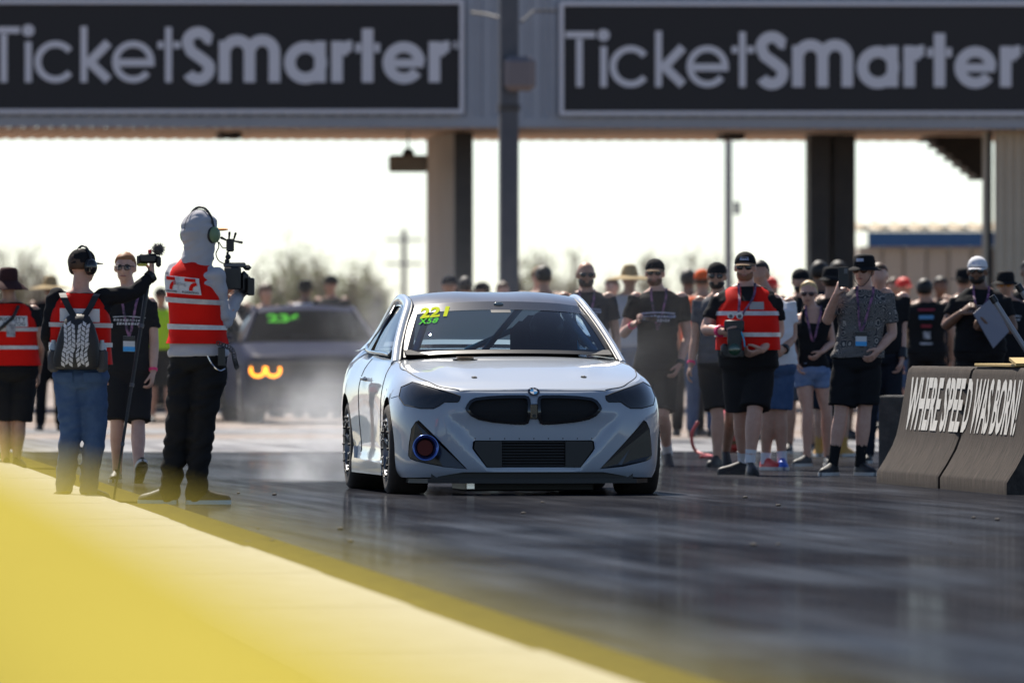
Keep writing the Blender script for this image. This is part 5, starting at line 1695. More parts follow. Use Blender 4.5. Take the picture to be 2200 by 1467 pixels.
mapped_text('lettering', 'RIDGE', lambda u, vv: bagp(u, vv, .011), M_tread, bk, True, bold=.02, box=(-.08, .335, -.005, .36), sub=1)
for sg in (-1, 1):
    pts = [p.surf(sg*.03, .70, .10, False), p.surf(sg*.07, .82, .075, False), p.surf(sg*.105, .93, .065, False)+p.up*.015, p.surf(sg*.115, .97, .04, True)+p.up*.02]
    P_ = catmull(pts, 4); mb = MB(); mb.grid([[q-p.lat*.022 for q in P_], [q+p.lat*.022 for q in P_]]); mb.grid([[q-p.lat*.022+p.fwd*.012 for q in P_], [q+p.lat*.022+p.fwd*.012 for q in P_]]); mb.build('shoulder_strap', M_shoeb, bk, True)
    mb = MB(); c0 = p.surf(sg*.155, .17, .075, False); mb.box(c0, (.075, .08, .15), bev=.02); mb.build('side_pocket', pm('grey pack mesh', (.05, .05, .055), .7), bk, True, 40)
    mb = MB(); mb.tube([c0+Vector((0, 0, -.02)), c0+Vector((0, 0, .09)), c0+Vector((0, 0, .115)), c0+Vector((0, 0, .13))], [.030, .030, .014, .014], 14); wb_ = mb.build('water_bottle', pm('clear bottle', (.45, .5, .52), .1, 0, .5), None, False, 40)
    wb_.location = (0, 0, 0); tag(wb_, ['half full water bottle in the left side pocket of the backpack', 'half full water bottle in the right side pocket of the backpack'][sg > 0], 'bottle', 'bottles in the backpack')
# camcorder on a monopod
dc = p.d+.12
c = held('camcorder', W(322, 553, dc), 'small camcorder with fuzzy grey microphone raised on a black pole', 'camera')
def cb2(name, x0, y0, x1, y1, dep, mat, bev=.006):
    a, b = W(x0, y0, dc), W(x1, y1, dc); mb = MB(); mb.box((a+b)/2-c.location, (abs(b.x-a.x), dep, abs(b.z-a.z)), bev=bev); return mb.build(name, mat, c, smooth=40)
cb2('camera_body', 298, 545, 338, 566, .07, M_cam, .015); cb2('lens', 294, 549, 302, 571, .06, M_cam); cb2('screen', 296, 566, 316, 572, .08, pm('yellow tag', (.55, .5, .08), .6)); cb2('hand_strap', 335, 550, 346, 574, .06, M_shoeb, .012); cb2('hot_shoe', 318, 536, 326, 546, .03, pm('red mount', (.5, .02, .03), .5))
mb = MB(); cc = W(340, 536, dc)-c.location
mb.ell(cc, (.034, .034, .034), None, 12, 8)
fz = MB(); rnd = random.Random(4)
for i in range(420):
    dv = Vector((rnd.gauss(0, 1), rnd.gauss(0, 1), rnd.gauss(0, 1))).normalized(); a = cc+dv*.028; b = cc+(dv+Vector((rnd.uniform(-.25, .25), rnd.uniform(-.25, .25), rnd.uniform(-.35, .15)))).normalized()*rnd.uniform(.042, .058)
    sdv = dv.orthogonal().normalized()*.0022
    fz.add([a-sdv, a+sdv, b], [(0, 1, 2)])
mb.build('microphone', M_dark, c, smooth=True); fo_ = fz.build('microphone_fur', pm('grey fur', (.16, .14, .13), .9), c, weld=-1); fo_['kind'] = 'stuff'
m = held('monopod', W(243, 1083, p.d-.25), 'thin black extending pole under the camcorder with its foot on the ground', 'pole')
a, b = m.location.copy(), W(323, 575, dc)
for i, r_ in enumerate((.008, .010, .012, .0145)):
    q0, q1 = a.lerp(b, i/4), a.lerp(b, (i+1)/4); mb = MB(); mb.tube([q0-a, q1-a], r_, 10); mb.build('pole_section', M_cam, m, smooth=40)
    if i: mb = MB(); mb.tube([q0-a-(b-a)*.004, q0-a+(b-a)*.010], r_*1.35, 10); mb.build('clamp_collar', M_camg, m)
mb = MB(); mb.tube([Vector((0, 0, 0)), (b-a)*.012], [.02, .014], 10); mb.build('rubber_foot', M_shoeb, m)
mb = MB(); 
p.band('R', M_cam, .93, .045, .03)

# ---- young man with glasses walking
p = Person('young ginger person in glasses and black shirt walking between the two camera operators', (276, 1036), 541, -8, .01, .92, 0, 'fair',
  dict(head=(269, 576), hL=(258, 800), hR=(299, 800), sL=(236, 648), sR=(322, 652), eR=(331, 738, -.03), wR=(329, 800, -.10), fR=(325, 830, -.12), eL=(226, 735), wL=(225, 800), fL=(226, 830),
       kL=(252, 905, -.05), kR=(297, 908, -.10), aL=(252, 1018, .05), aR=(297, 1014, -.30), tL=(-.1, -.95, 0), tR=(.15, -.72, .62)))
p.body(curl=(30, 40)); p.hair(M_hgin, 0, 1.08); p.eyes(); p.mouth(); p.glasses(glass_mat('clear lens', (.75, .78, .8)))
p.shirt(C_blk, .62, .018, -.06); p.shorts(C_blk, .98, 1.05); p.shoes(M_shoeb, M_sole); p.band('R')
logo(p, 0.120, .56, .68, .036, M_printw, M_printw2, 65)
p.lanyard(True, .42, .036)
# ---- left edge person in red vest
p = Person('person at the left edge in red vest and black shorts seen from behind', (28, 1006), 572, 182, .03, 1.18, .02, 'tan',
  dict(head=(18, 612), sL=(-28, 668), sR=(72, 668), eR=(86, 740), wR=(82, 800, .15), kL=(8, 905), kR=(42, 905), aL=(12, 990), aR=(36, 985), hL=(8, 800), hR=(54, 800)), near=1)
p.body(); p.shirt(C_blk, .5); p.shorts(C_blk2, 1.0, 1.08); p.shoes(M_shoeb, M_soleg)
p.brimhat(C_brn, .10, .12, .075, .92, 'floppy_hat')
v = p.vest(hem=.06, infl=.038, stripes=(.33, .60))
p.panel('white_patch', -.125, .135, .64, .80, .046, w1, False, v)
M_pen = pm('black marker', (.01, .01, .012), .6)
p.ptext('lettering', 'PRIORITY', -.115, .125, .725, .785, .053, M_pen, False, v, .01); p.ptext('lettering', 'PHOTOG', -.06, .115, .655, .71, .053, M_pen, False, v, .01)
mb = MB(); mb.tube(catmull([p.surf(.07, .95, .06, False), p.surf(.02, .78, .062, False), p.surf(-.08, .62, .062, False), p.surf(-.17, .50, .06, False)], 5), .014, 8); p.add('camera_strap', mb.mesh('s'), M_cam)
mb = MB(); mb.box(p.surf(0.0, .60, .062, False), (.07, .015, .12)); p.add('badge', mb.mesh('b'), M_printw)

# ---- right hand group
p = Person('bald bearded person in sunglasses and dark shirt standing behind the coupe', (1262, 994), 555, 6, .0, 1.12, .03, 'tan', dict(head=(1259, 591), sL=(1213, 640), sR=(1308, 640)), d=95)
p.body(); p.beard(pm('grey brown stubble', (.07, .05, .04), .7)); p.glasses(); p.shirt(C_navy, .62); p.shorts(C_blk2); p.shoes(M_shoeb)
p.lanyard(False); logo(p, 0.110, .60, .73, .036, M_print, M_printw2, 64)
p = Person('person in black cap and black shirt looking at a phone beside the coupe', (1420, 1000), 545, -4, .02, 1.05, 0, 'fair',
  dict(head=(1407, 587), sL=(1366, 640), sR=(1464, 640), eL=(1340, 716, -.02), wL=(1360, 697, -.22), fL=(1382, 684, -.26), eR=(1477, 724), wR=(1461, 782, -.12), fR=(1447, 812, -.16),
       hL=(1388, 800), hR=(1432, 800), kL=(1385, 895), kR=(1424, 890, -.1), aL=(1380, 985, .2), aR=(1434, 970, .28), tR=(.15, -.55, -.62)))
p.body(curl=(70, 30), palm=((.2, -.5, .8), None)); p.hair(M_hbrn); p.mouth(); p.glasses(); p.cap(C_blk, C_tan, logo=None, under=C_tan); p.beard(pm('brown stubble', (.16, .085, .05), .8), .6)
p.shirt(C_blk, .60); p.shorts(C_blk2, .92, 1.04); p.shoes(pm('dark grey shoe', (.045, .045, .05), .7), M_soleg, sock=C_wht, sockh=.11)
p.lanyard(False, .50, .034); p.band('L'); p.band('R', M_cam, .95, .040, .03)
logo(p, 0.140, .60, .73, .036, M_print, M_printw2, 64)
c = held('phone', W(1392, 686, p.d-.27), 'dark phone held flat by the person in black cap beside the coupe', 'phone')
mb = MB(); mb.box((0, 0, 0), (.15, .075, .010), Matrix.Rotation(.5, 3, 'X'), bev=.004); mb.build('phone_body', M_cam, c); mb = MB(); mb.box((0, -.003, .006), (.14, .066, .002), Matrix.Rotation(.5, 3, 'X')); mb.build('screen', M_gblk, c)
p = Person('person in backwards cap and grey shirt walking behind the red vest crew member', (1538, 1003), 557, -6, .02, 1.02, .01, 'tan',
  dict(head=(1540, 594), sL=(1503, 648), sR=(1588, 648), eL=(1494, 724), wL=(1484, 785, -.10), fL=(1474, 822, -.12), hL=(1522, 785), hR=(1566, 785), kL=(1541, 890, -.1), kR=(1572, 890), aL=(1541, 985, -.15), aR=(1560, 968, .35), tR=(.1, -.6, -.6)))
p.body(curl=(30, 30)); p.beard(M_hblk, .8); p.glasses(); p.cap(C_blk, rev=True); p.shirt(C_dgry, .6); p.shorts(C_blk2, .90, 1.06); p.shoes(M_shoeb, M_soleg); p.band('L'); p.hair(M_hblk, 0, 1.02)
p = Person('stocky person in red vest black cap and sunglasses holding a camera rig with googly eyes', (1602, 1020), 527, -6, .025, 1.28, .055, 'fair',
  dict(head=(1601, 575), sL=(1545, 645), sR=(1662, 645), eL=(1516, 707, -.05), wL=(1552, 712, -.28), fL=(1574, 722, -.32), eR=(1674, 712, -.02), wR=(1636, 752, -.26), fR=(1605, 764, -.32),
       hL=(1582, 785), hR=(1634, 785), kL=(1592, 890, .05), kR=(1621, 884, -.12), aL=(1597, 985, .25), aR=(1612, 985, -.12), tL=(-.85, -.35, 0), tR=(.12, -.95, 0)))
p.body(curl=(70, 55), palm=((.3, .2, .6), (-.2, .3, .6))); p.hair(M_hgin, .5, 1.03, .3, .2); p.beard(pm('ginger stubble', (.27, .13, .07), .8)); p.mouth(); p.glasses(); p.cap(C_blk, C_tan, logo=M_print)
p.shirt(C_blk, .66, .018, -.08); p.shorts(C_blk, .93, 1.10); p.shoes(M_shoeb, M_soleg, sock=C_wht, sockh=.07)
v = p.vest(hem=.16, infl=.038, stripes=(.36, .64))
p.panel('black_shirt_front', -.045, .05, .80, .985, .046, C_blk, True, v)
p.panel('clear_pocket', .015, .125, .69, .79, .046, pm('clear card pocket', (.36, .34, .33), .25), True, v)
p.lanyard(False, .55, .056, dx=-.05); p.band('L', M_pink, .85, .043, .03)
c = held('camera_rig', W(1588, 728, p.d-.34), 'black camera rig with googly eyes and green lens held by the stocky person', 'camera')
dr_ = p.d-.34
def cb3(name, x0, y0, x1, y1, dep, mat, bev=.01, dy=0):
    a, b = W(x0, y0, dr_+dy), W(x1, y1, dr_+dy); mb = MB(); mb.box((a+b)/2-c.location, (abs(b.x-a.x), dep, abs(b.z-a.z)), bev=bev); return mb.build(name, mat, c, smooth=40)
cb3('monitor', 1556, 688, 1599, 712, .03, M_cam); cb3('camera_body', 1563, 706, 1594, 750, .12, M_cam); cb3('side_grip', 1548, 738, 1566, 768, .10, M_cam, .02); cb3('lower_plate', 1556, 752, 1598, 768, .10, M_cam)
q = W(1578, 751, dr_-.10)-c.location
mb = MB(); mb.tube([q+Vector((0, .12, 0)), q], [.052, .058], 28); mb.build('lens', M_cam, c, smooth=40)
mb = MB(); mb.ell(q+Vector((0, -.002, 0)), (.046, .012, .046)); mb.build('lens_glass', pm('green coated glass', (.006, .05, .022), .05, 0, .5, 1), c, smooth=True)
for ex in (1570, 1589):
    q = W(ex, 678, dr_-.02)-c.location
    mb = MB(); mb.tube([q+Vector((0, .012, 0)), q], .026, 20); eo = mb.build('googly_eye', pm('googly white', (.75, .74, .72), .3), c, smooth=40)
    mb = MB(); mb.tube([q+Vector((0, 0, -.006)), q+Vector((0, -.004, -.006))], .015, 16); mb.build('pupil', M_camg, eo)
mb = MB(); mb.tube(catmull([W(1592, 712, dr_-.05)-c.location, W(1598, 728, dr_-.06)-c.location, W(1600, 745, dr_-.05)-c.location], 6), .007, 6); mb.build('blue_cable', pm('blue cable', (.05, .4, .65), .5), c)
p = Person('person in white shirt and denim shorts half hidden behind the stocky red vest person', (1662, 1009), 560, -5, .0, 1.12, .02, 'tan',
  dict(head=(1632, 590, .1), sL=(1610, 645), sR=(1695, 652), eR=(1703, 722, -.02), wR=(1684, 752, -.2), fR=(1672, 760, -.3), hL=(1640, 790), hR=(1682, 790), kL=(1650, 885), kR=(1676, 885), aL=(1645, 988, .02), aR=(1680, 985, 0), tL=(.5, -.8, 0), tR=(.05, -1, 0)))
p.body(); p.hair(M_hblk); p.shirt(C_wht, .62); p.shorts(C_den, .95, 1.04, name='denim_shorts')
p.shoes(None, M_sole, [pm('red shoe', (.55, .03, .02), .5), pm('blue shoe', (.02, .10, .50), .5)], sock=C_wht, sockh=.06); p.band('R', M_cam, .92, .042, .03)
p = Person('blonde person in black tank top, sunglasses and denim shorts', (1738, 1001), 592, -6, .012, .90, 0, 'fair',
  dict(head=(1737, 632), sL=(1716, 684), sR=(1778, 684), eL=(1702, 735), wL=(1712, 780, -.12), fL=(1720, 805, -.15), eR=(1788, 736), wR=(1764, 757, -.18), fR=(1744, 775, -.22), hL=(1725, 800), hR=(1765, 800), kL=(1735, 885, -.05), kR=(1776, 888), aL=(1734, 980, -.02), aR=(1778, 982, .1), tL=(-.6, -.8, 0)), female=True)
p.body(curl=(30, 35)); p.hair(M_hbld, .6, 1.12, .2, .45); p.glasses(pm('red brown lens', (.03, .008, .008), .1)); p.mouth(); p.tank(C_blk); p.shorts(C_den2, .38, 1.0, .14, 'denim_shorts'); p.shoes(pm('grey black shoe', (.04, .04, .04), .6), M_sole); p.lanyard(False, .45, .022)
p = Person('person in bucket hat and patterned shirt filming with a phone', (1822, 1021), 530, -8, .045, 1.06, 0, 'fair',
  dict(head=(1856, 582), sL=(1812, 630), sR=(1905, 632), eL=(1776, 690, -.04), wL=(1797, 632, -.22), fL=(1806, 600, -.27), eR=(1917, 716, 0), wR=(1888, 752, -.14), fR=(1868, 775, -.2), hL=(1818, 780), hR=(1866, 780), kL=(1807, 888, -.04), kR=(1857, 884), aL=(1790, 992, -.05), aR=(1848, 994, 0), tL=(-.45, -.85, 0), tR=(.5, -.85, 0)), head_yaw=-22)
p.body(curl=(60, 30), palm=((.9, .2, 0), None)); p.hair(M_hbrn, .4, 1.04); p.mouth(); p.glasses(pm('brown mirror lens', (.06, .025, .01), .1))
p.brimhat(C_blk, .055, .095, .028, .88)
m = cloth('patterned grey shirt cloth', (.20, .19, .20))
t_ = m.node_tree; b_ = t_.nodes['Principled BSDF']; tc = t_.nodes.new('ShaderNodeTexCoord'); vo = t_.nodes.new('ShaderNodeTexVoronoi'); vo.inputs['Scale'].default_value = 13; vo.inputs['Randomness'].default_value = .35
ml = t_.nodes.new('ShaderNodeMath'); ml.operation = 'MULTIPLY'; ml.inputs[1].default_value = 42; sn_ = t_.nodes.new('ShaderNodeMath'); sn_.operation = 'SINE'; rp = t_.nodes.new('ShaderNodeValToRGB')
rp.color_ramp.elements[0].position = .35; rp.color_ramp.elements[0].color = (.05, .05, .056, 1); rp.color_ramp.elements[1].position = .75; rp.color_ramp.elements[1].color = (.36, .33, .30, 1)
t_.links.new(tc.outputs['Object'], vo.inputs[0]); t_.links.new(vo.outputs['Distance'], ml.inputs[0]); t_.links.new(ml.outputs[0], sn_.inputs[0]); t_.links.new(sn_.outputs[0], rp.inputs[0]); t_.links.new(rp.outputs[0], b_.inputs['Base Color'])
p.shirt(m, .75, .024, .02, name='patterned_shirt', wr=.012, flare=.02); p.shorts(C_blk, .86, 1.12); p.shoes(M_shoeb, M_sole, sock=C_blk, sockh=.14); p.lanyard(True, .40, .040)
mb = MB(); mb.grid([[p.H3((math.cos(R(a))*.092, -.01+math.sin(R(a))*.110, z)) for a in range(70, 111, 8)] for z in (.075, .10)]); p.add('hat_label', mb.mesh('l'), M_print)
mb = MB(); mb.tube(catmull([p.H3((-.07, .02, .02)), p.H3((-.06, .05, -.07)), p.H3((0, .06, -.125)), p.H3((.06, .05, -.07)), p.H3((.08, .0, .02))], 5), .003, 5); p.add('chin_cord', mb.mesh('c'), M_cam)
c = held('phone', W(1812, 595, p.d-.31), 'black phone held upright by the person in the bucket hat', 'phone')
mb = MB(); mb.box((0, 0, 0), (.078, .011, .155), bev=.005); mb.build('phone_body', M_cam, c); mb = MB(); mb.box((.018, -.007, .045), (.028, .004, .04), bev=.002); mb.build('camera_bump', M_camg, c)
p = Person('person in black shirt with a wrist brace standing behind the patterned shirt', (1893, 996), 556, 8, .02, 1.08, .02, 'fair', dict(head=(1888, 594), eR=(1938, 715), wR=(1938, 770, -.1), fR=(1930, 805, -.1)), d=95, near=2)
p.body(); p.hair(M_hbrn); p.shirt(C_blk, .7); p.pants(C_navy, 1.0); p.shoes(M_shoeb); p.band('R', M_cam, .8, .045, .09)
p = Person('person with dark hair in black printed shirt seen from behind near the shed', (1990, 960), 588, 178, .0, 1.12, .01, 'tan', dict(head=(1986, 624)), d=109, near=2)
p.body(); p.hair(M_hblk, .2, 1.08); p.shirt(C_blk2, .7); p.pants(C_blk2); p.shoes(M_shoeb)
p.panel('back_print', -.08, .08, .82, .86, .034, pm('dull red print', (.30, .02, .04), .6), False); p.panel('back_print', -.07, .07, .66, .73, .034, pm('sky blue print', (.10, .30, .55), .6), False)
p.panel('back_print', -.05, .05, .50, .55, .034, pm('dull red print', (.3, .02, .04), .6), False); p.panel('back_print', -.03, .04, .28, .42, .034, M_printw, False); p.panel('back_print', -.06, .06, .17, .21, .034, M_printw, False)
p = Person('bearded person in white cap and black shirt holding a grey laptop', (2105, 998), 539, -8, .022, 1.2, .03, 'brown',
  dict(head=(2100, 583), sL=(2058, 648), sR=(2156, 648), eL=(2032, 700, -.04), wL=(2066, 672, -.22), fL=(2090, 652, -.26), eR=(2176, 705, -.04), wR=(2124, 706, -.26), fR=(2100, 702, -.30)), d=92)
p.body(curl=(50, 60), palm=((.3, .3, -.5), (0, .5, .6))); p.beard(M_hblk, 1.2); p.glasses(); p.cap(C_wht, C_wht, logo=M_print); p.shirt(C_blk, .62); p.pants(C_blk2); p.shoes(M_shoeb); p.lanyard(False, .5, .036); p.band('R', M_pink, .85, .043, .03)
logo(p, 0.130, .63, .74, .036, M_printw, M_printw2, 65)
c = held('laptop', W(2130, 694, p.d-.34), 'flat grey laptop carried at an angle by the person in white cap', 'laptop')
q_ = [W(*a, p.d-.34+e)-c.location for a, e in (((2091, 674), 0), ((2132, 638), .1), ((2168, 712), .1), ((2134, 748), 0))]
mb = MB(); mb.add(q_+[a+Vector((0, .018, .004)) for a in q_], [(0, 1, 2, 3), (7, 6, 5, 4), (0, 4, 5, 1), (1, 5, 6, 2), (2, 6, 7, 3), (3, 7, 4, 0)]); mb.build('laptop_shell', pm('space grey metal', (.22, .21, .24), .4, .3), c)
q2 = [a.lerp(sum(q_, Vector())/4, .03)+Vector((0, .014, .003)) for a in q_]; mb = MB(); mb.tube([q2[0], q2[3]], .010, 8); mb.build('hinge', M_cam, c)
p = Person('person in dark bucket hat and orange glasses at the right edge', (2166, 988), 568, -4, .045, 1.12, .02, 'tan', dict(head=(2160, 612)), d=98, near=2)
p.body(); p.hair(M_hblk, .5); p.glasses(pm('orange lens', (.6, .22, .02), .2)); p.brimhat(C_blk2, .055, .095, .03, .88); p.shirt(C_blk); p.pants(C_blk2); p.shoes(M_shoeb); logo(p, 0.120, .55, .74, .036, M_printw, M_printw2, 65)
p = Person('dark haired person in black shirt cut off by the right edge', (2212, 975), 556, 0, .0, 1.05, 0, 'brown', None, d=104, near=2)
p.body(); p.hair(M_hblk); p.shirt(C_blk); p.pants(C_blk2); p.shoes(M_shoeb)
p = Person('person in backwards dark cap standing behind the blonde person', (1722, 980), 568, 5, .02, 1.05, 0, 'tan', dict(head=(1720, 605)), d=103, near=2)
p.body(); p.beard(M_hblk, .6); p.cap(C_blk, rev=True); p.hair(M_hblk); p.shirt(C_blk); p.shorts(C_dgry, .9); p.shoes(M_shoeb)
p = Person('person in black hat, dark clothes and tan boots behind the blonde person', (1786, 982), 566, 170, .04, 1.1, 0, 'tan', None, d=100.5, near=2)
p.body(); p.hair(M_hblk, .5); p.brimhat(C_blk, .05, .1, .02, .9); p.shirt(C_blk2); p.shorts(C_navy, 1.0); p.shoes(pm('tan work boot', (.50, .27, .06), .7), M_sole, sock=pm('tan work boot', (.5, .27, .06), .7), sockh=.17)

# ---- blurred people farther back: (px, head top row, height, shirt, trousers, headgear, yaw, skin, label)
BG = [
 (1168, 570, 1.80, C_brn, C_blk2, ('hair', M_hblk), 175, 'tan', 'dark haired person in maroon shirt just right of the coupe roof'),
 (1158, 566, 1.86, C_tan, C_blk2, ('cap', C_tan), 20, 'fair', 'person in tan cap behind the dark haired one above the coupe roof'),
 (1352, 566, 1.80, C_gry, C_den, ('straw', C_straw), 10, 'tan', 'person in wide straw hat between the bald person and the phone user'),
 (1315, 596, 1.70, C_wht, C_den, ('hair', M_hbrn), -20, 'fair', 'brown haired person in white shirt left of the straw hat'),
 (1478, 578, 1.78, C_brn, C_blk2, ('hair', M_hblk), 170, 'brown', 'dark haired person in maroon shirt right of the phone user'),
 (1508, 572, 1.80, C_org, C_den, ('cap', C_org), 160, 'tan', 'person in orange cap and shirt beside the backwards cap'),
 (1652, 588, 1.70, C_wht, C_den, ('cap', pm('bright red cap', (.75, .03, .02), .6)), 40, 'fair', 'person in red cap behind the stocky red vest person'),
 (965, 584, 1.75, C_navy, C_blk2, ('cap', C_navy), 10, 'tan', 'person in navy cap left of the dark pole above the coupe roof'),
 (1000, 594, 1.72, C_den2, C_den, ('hair', M_hblk), 180, 'tan', 'person in blue shirt below the shaded pier face'),
 (1038, 600, 1.75, C_blk2, C_den, ('cap', C_blk), -90, 'tan', 'person in dark cap raising a hand beside the dark pole'),
 (1080, 605, 1.72, C_navy, C_den, ('hair', M_hbrn), 20, 'fair', 'ruddy faced person in front of the dark pole'),
 (570, 612, 1.75, C_tan, C_den, ('afro', M_hbrn), 30, 'tan', 'person with round brown hair right of the video camera'),
 (655, 598, 1.83, C_wht, C_blk2, ('hat', C_blk), 150, 'brown', 'person in white shirt and black brimmed hat behind the blue car'),
 (712, 586, 1.90, C_blk2, C_blk2, ('cap', C_blk), -30, 'tan', 'person in dark cap and dark shirt behind the blue car roof'),
 (108, 590, 1.76, C_blk2, C_blk2, ('straw', C_straw), 175, 'tan', 'person in pale straw hat far behind the left edge vest'),
 (345, 612, 1.70, C_neon, C_blk2, ('cap', C_blk), 20, 'tan', 'person in neon yellow vest glimpsed beside the grey hooded operator'),
 (148, 632, 1.68, C_tan, C_blk2, ('cap', C_tan), 0, 'fair', 'person in tan cap partly hidden by the jeans man'),
 (1940, 590, 1.76, C_tan, C_den, ('cap', pm('bright red cap', (.75, .03, .02), .6)), 30, 'tan', 'person in red cap left of the dark haired back'),
 (1922, 596, 1.74, C_org, C_den, ('hair', M_hbrn), -20, 'tan', 'person in orange shirt beside the red cap near the shed'),
 (2020, 594, 1.75, C_navy, C_den, ('hair', M_hblk), 20, 'brown', 'dark haired person right of the printed back near the shed'),
 (2070, 572, 1.80, C_blk2, C_blk2, ('hat', C_blk), 160, 'tan', 'person in black brimmed hat behind the white cap'),
 (1800, 560, 1.84, C_blk2, C_blk2, ('hair', M_hblk), 20, 'brown', 'tall dark haired person in the shade of the dark piers'),
 (1760, 560, 1.80, C_navy, C_blk2, ('hair', M_hblk), 160, 'brown', 'dark figure standing against the left dark pier'),
 (1905, 600, 1.72, C_brn, C_den, ('hair', M_hbrn), 10, 'tan', 'brown haired person below the left end of the shed'),
 (500, 600, 1.83, C_blk2, C_blk2, ('cap', C_blk), 15, 'tan', 'person in dark cap between the operator and the blue car'),
]
for i, (px_, tp, h_, sh, tr, hg, yw, sk, lb_) in enumerate(BG):
    dz_ = F*(h_-CH)/(YH-tp)
    p = Person(lb_, (px_, YH+CH*F/dz_), tp, yw, 0, 1.0+.12*((i*7) % 5)/5, .01*((i*3) % 3), sk, None, near=3, d=dz_, H=h_-(.03 if hg[0] in ('hat', 'straw', 'cap') else 0), group='blurred onlookers behind the start line')
    p.body(); p.shirt(sh, .6); p.pants(tr) if i % 3 else p.shorts(tr, .95); p.shoes(M_shoeb)
    if hg[0] == 'hair': p.hair(hg[1], .3, 1.1)
    elif hg[0] == 'afro': p.hair(hg[1], .5, 1.35, .3, .3)
    elif hg[0] == 'cap': p.hair(M_hbrn, .2, 1.03); p.cap(hg[1])
    elif hg[0] == 'hat': p.hair(M_hblk, .2, 1.03); p.brimhat(hg[1], .05, .10, .01, .9, 'brimmed_hat')
    elif hg[0] == 'straw': p.hair(M_hbrn, .2, 1.03); p.brimhat(hg[1], .17, .11, .04, .75, 'straw_hat')
# ------------------------------------------------------------------ dark blue muscle car waiting behind
def rows9(z, ins): return list(zip(ins, z))
Z9 = [.20, .26, .34, .46, .58, .68, .75, .80, .83]
def mrow(top, ins, bot=.20):
    zs = [bot+(top-bot)*f for f in (0, .08, .2, .4, .6, .76, .88, .96, 1)]
    return list(zip(ins, zs))
MS = [(0, 0, mrow(.82, (.06, .03, .01, .0, .0, .01, .02, .04, .07))), (.35, .01, mrow(.82, (.06, .03, .01, 0, 0, .01, .02, .04, .07))), (.70, .05, mrow(.82, (.05, .02, .01, 0, 0, .01, .02, .04, .07))),
      (.88, .15, mrow(.84, (.04, .01, 0, 0, 0, .01, .03, .06, .10))), (.945, .40, mrow(.88, (.04, .02, .01, 0, 0, .01, .03, .07, .12))), (.955, .95, mrow(.93, (.05, .02, .01, 0, 0, .01, .03, .07, .13))),
      (.945, 1.5, mrow(.97, (.05, .02, .01, 0, 0, .01, .03, .06, .11))), (.94, 2.4, mrow(1.0, (.05, .02, .01, 0, 0, .01, .03, .06, .10))), (.96, 3.3, mrow(1.03, (.05, .02, .01, 0, 0, .01, .03, .07, .13))),
      (.965, 3.9, mrow(1.05, (.05, .02, .01, 0, 0, .01, .03, .07, .13))), (.93, 4.6, mrow(1.05, (.05, .02, .01, 0, 0, .01, .03, .06, .10))), (.70, 4.93, mrow(1.03, (.05, .02, .01, 0, 0, .01, .03, .06, .10))), (0, 5.0, mrow(1.03, (.05, .02, .01, 0, 0, .01, .03, .06, .10)))]
def mcentre(y): return sint(y, [0, .3, 1.0, 1.75, 3.4, 4.0, 5], [.83, .87, .95, 1.0, 1.02, 1.06, 1.04])
M_blue_p = pm('dark blue car paint', (0.003, 0.006, 0.030), .5, 0, .02)
M_black_p = pm('black car paint', (0.010, 0.010, 0.012), .45, 0, .3)
M_glassd = glass_mat('dark screen glass', (.03, .034, .04), 1.08)
me = body_shell(MS, None, mcentre, 4, 2, 8)
me.materials.append(M_blue_p)
arch = MB()
for sx in (-1, 1):
    for yy in (.95, 3.9): arch.tube([(sx*.55, yy, .35), (sx*1.2, yy, .35)], .39, 32)
am = with_mat(arch.mesh('c'), M_blk)
me = evaluated(me, [('BOOLEAN', dict(operation='DIFFERENCE', solver='EXACT', object=am, material_mode='TRANSFER'))])
mc0 = W(692, YH, 138.5); mc0.z = 0
MC = empty('muscle_car', mc0, R(5.5), 'dark blue muscle car with glowing amber ring lamps waiting in smoke behind the coupe', 'car', 'cars waiting behind the start line')
mbody = link('body', me, None, MC); shade(me, 35)
def mpatch(name, c0, c1, mat, bul=.02, par=MC, n=6):
    mb = MB(); mb.grid(gpatch(c0, c1, n, 4, lambda s, t: Vector((0, 0, bul*math.sin(math.pi*t))))); return mb.build(name, mat, par, smooth=True)
wb_ = [(-.80, 1.95, .99), (-.4, 1.78, 1.005), (0, 1.74, 1.01), (.4, 1.78, 1.005), (.80, 1.95, .99)]
wt_ = [(-.60, 2.62, 1.36), (-.3, 2.52, 1.385), (0, 2.50, 1.392), (.3, 2.52, 1.385), (.60, 2.62, 1.36)]
rt_ = [(-.58, 3.5, 1.34), (-.3, 3.55, 1.37), (0, 3.56, 1.38), (.3, 3.55, 1.37), (.58, 3.5, 1.34)]
rb_ = [(-.66, 4.3, 1.07), (-.3, 4.38, 1.08), (0, 4.4, 1.08), (.3, 4.38, 1.08), (.66, 4.3, 1.07)]
mws = mpatch('windscreen', wb_, wt_, M_glassd); mroof = mpatch('roof', wt_, rt_, M_blue_p, .07, n=8); mpatch('rear_window', rt_, rb_, M_glassd)
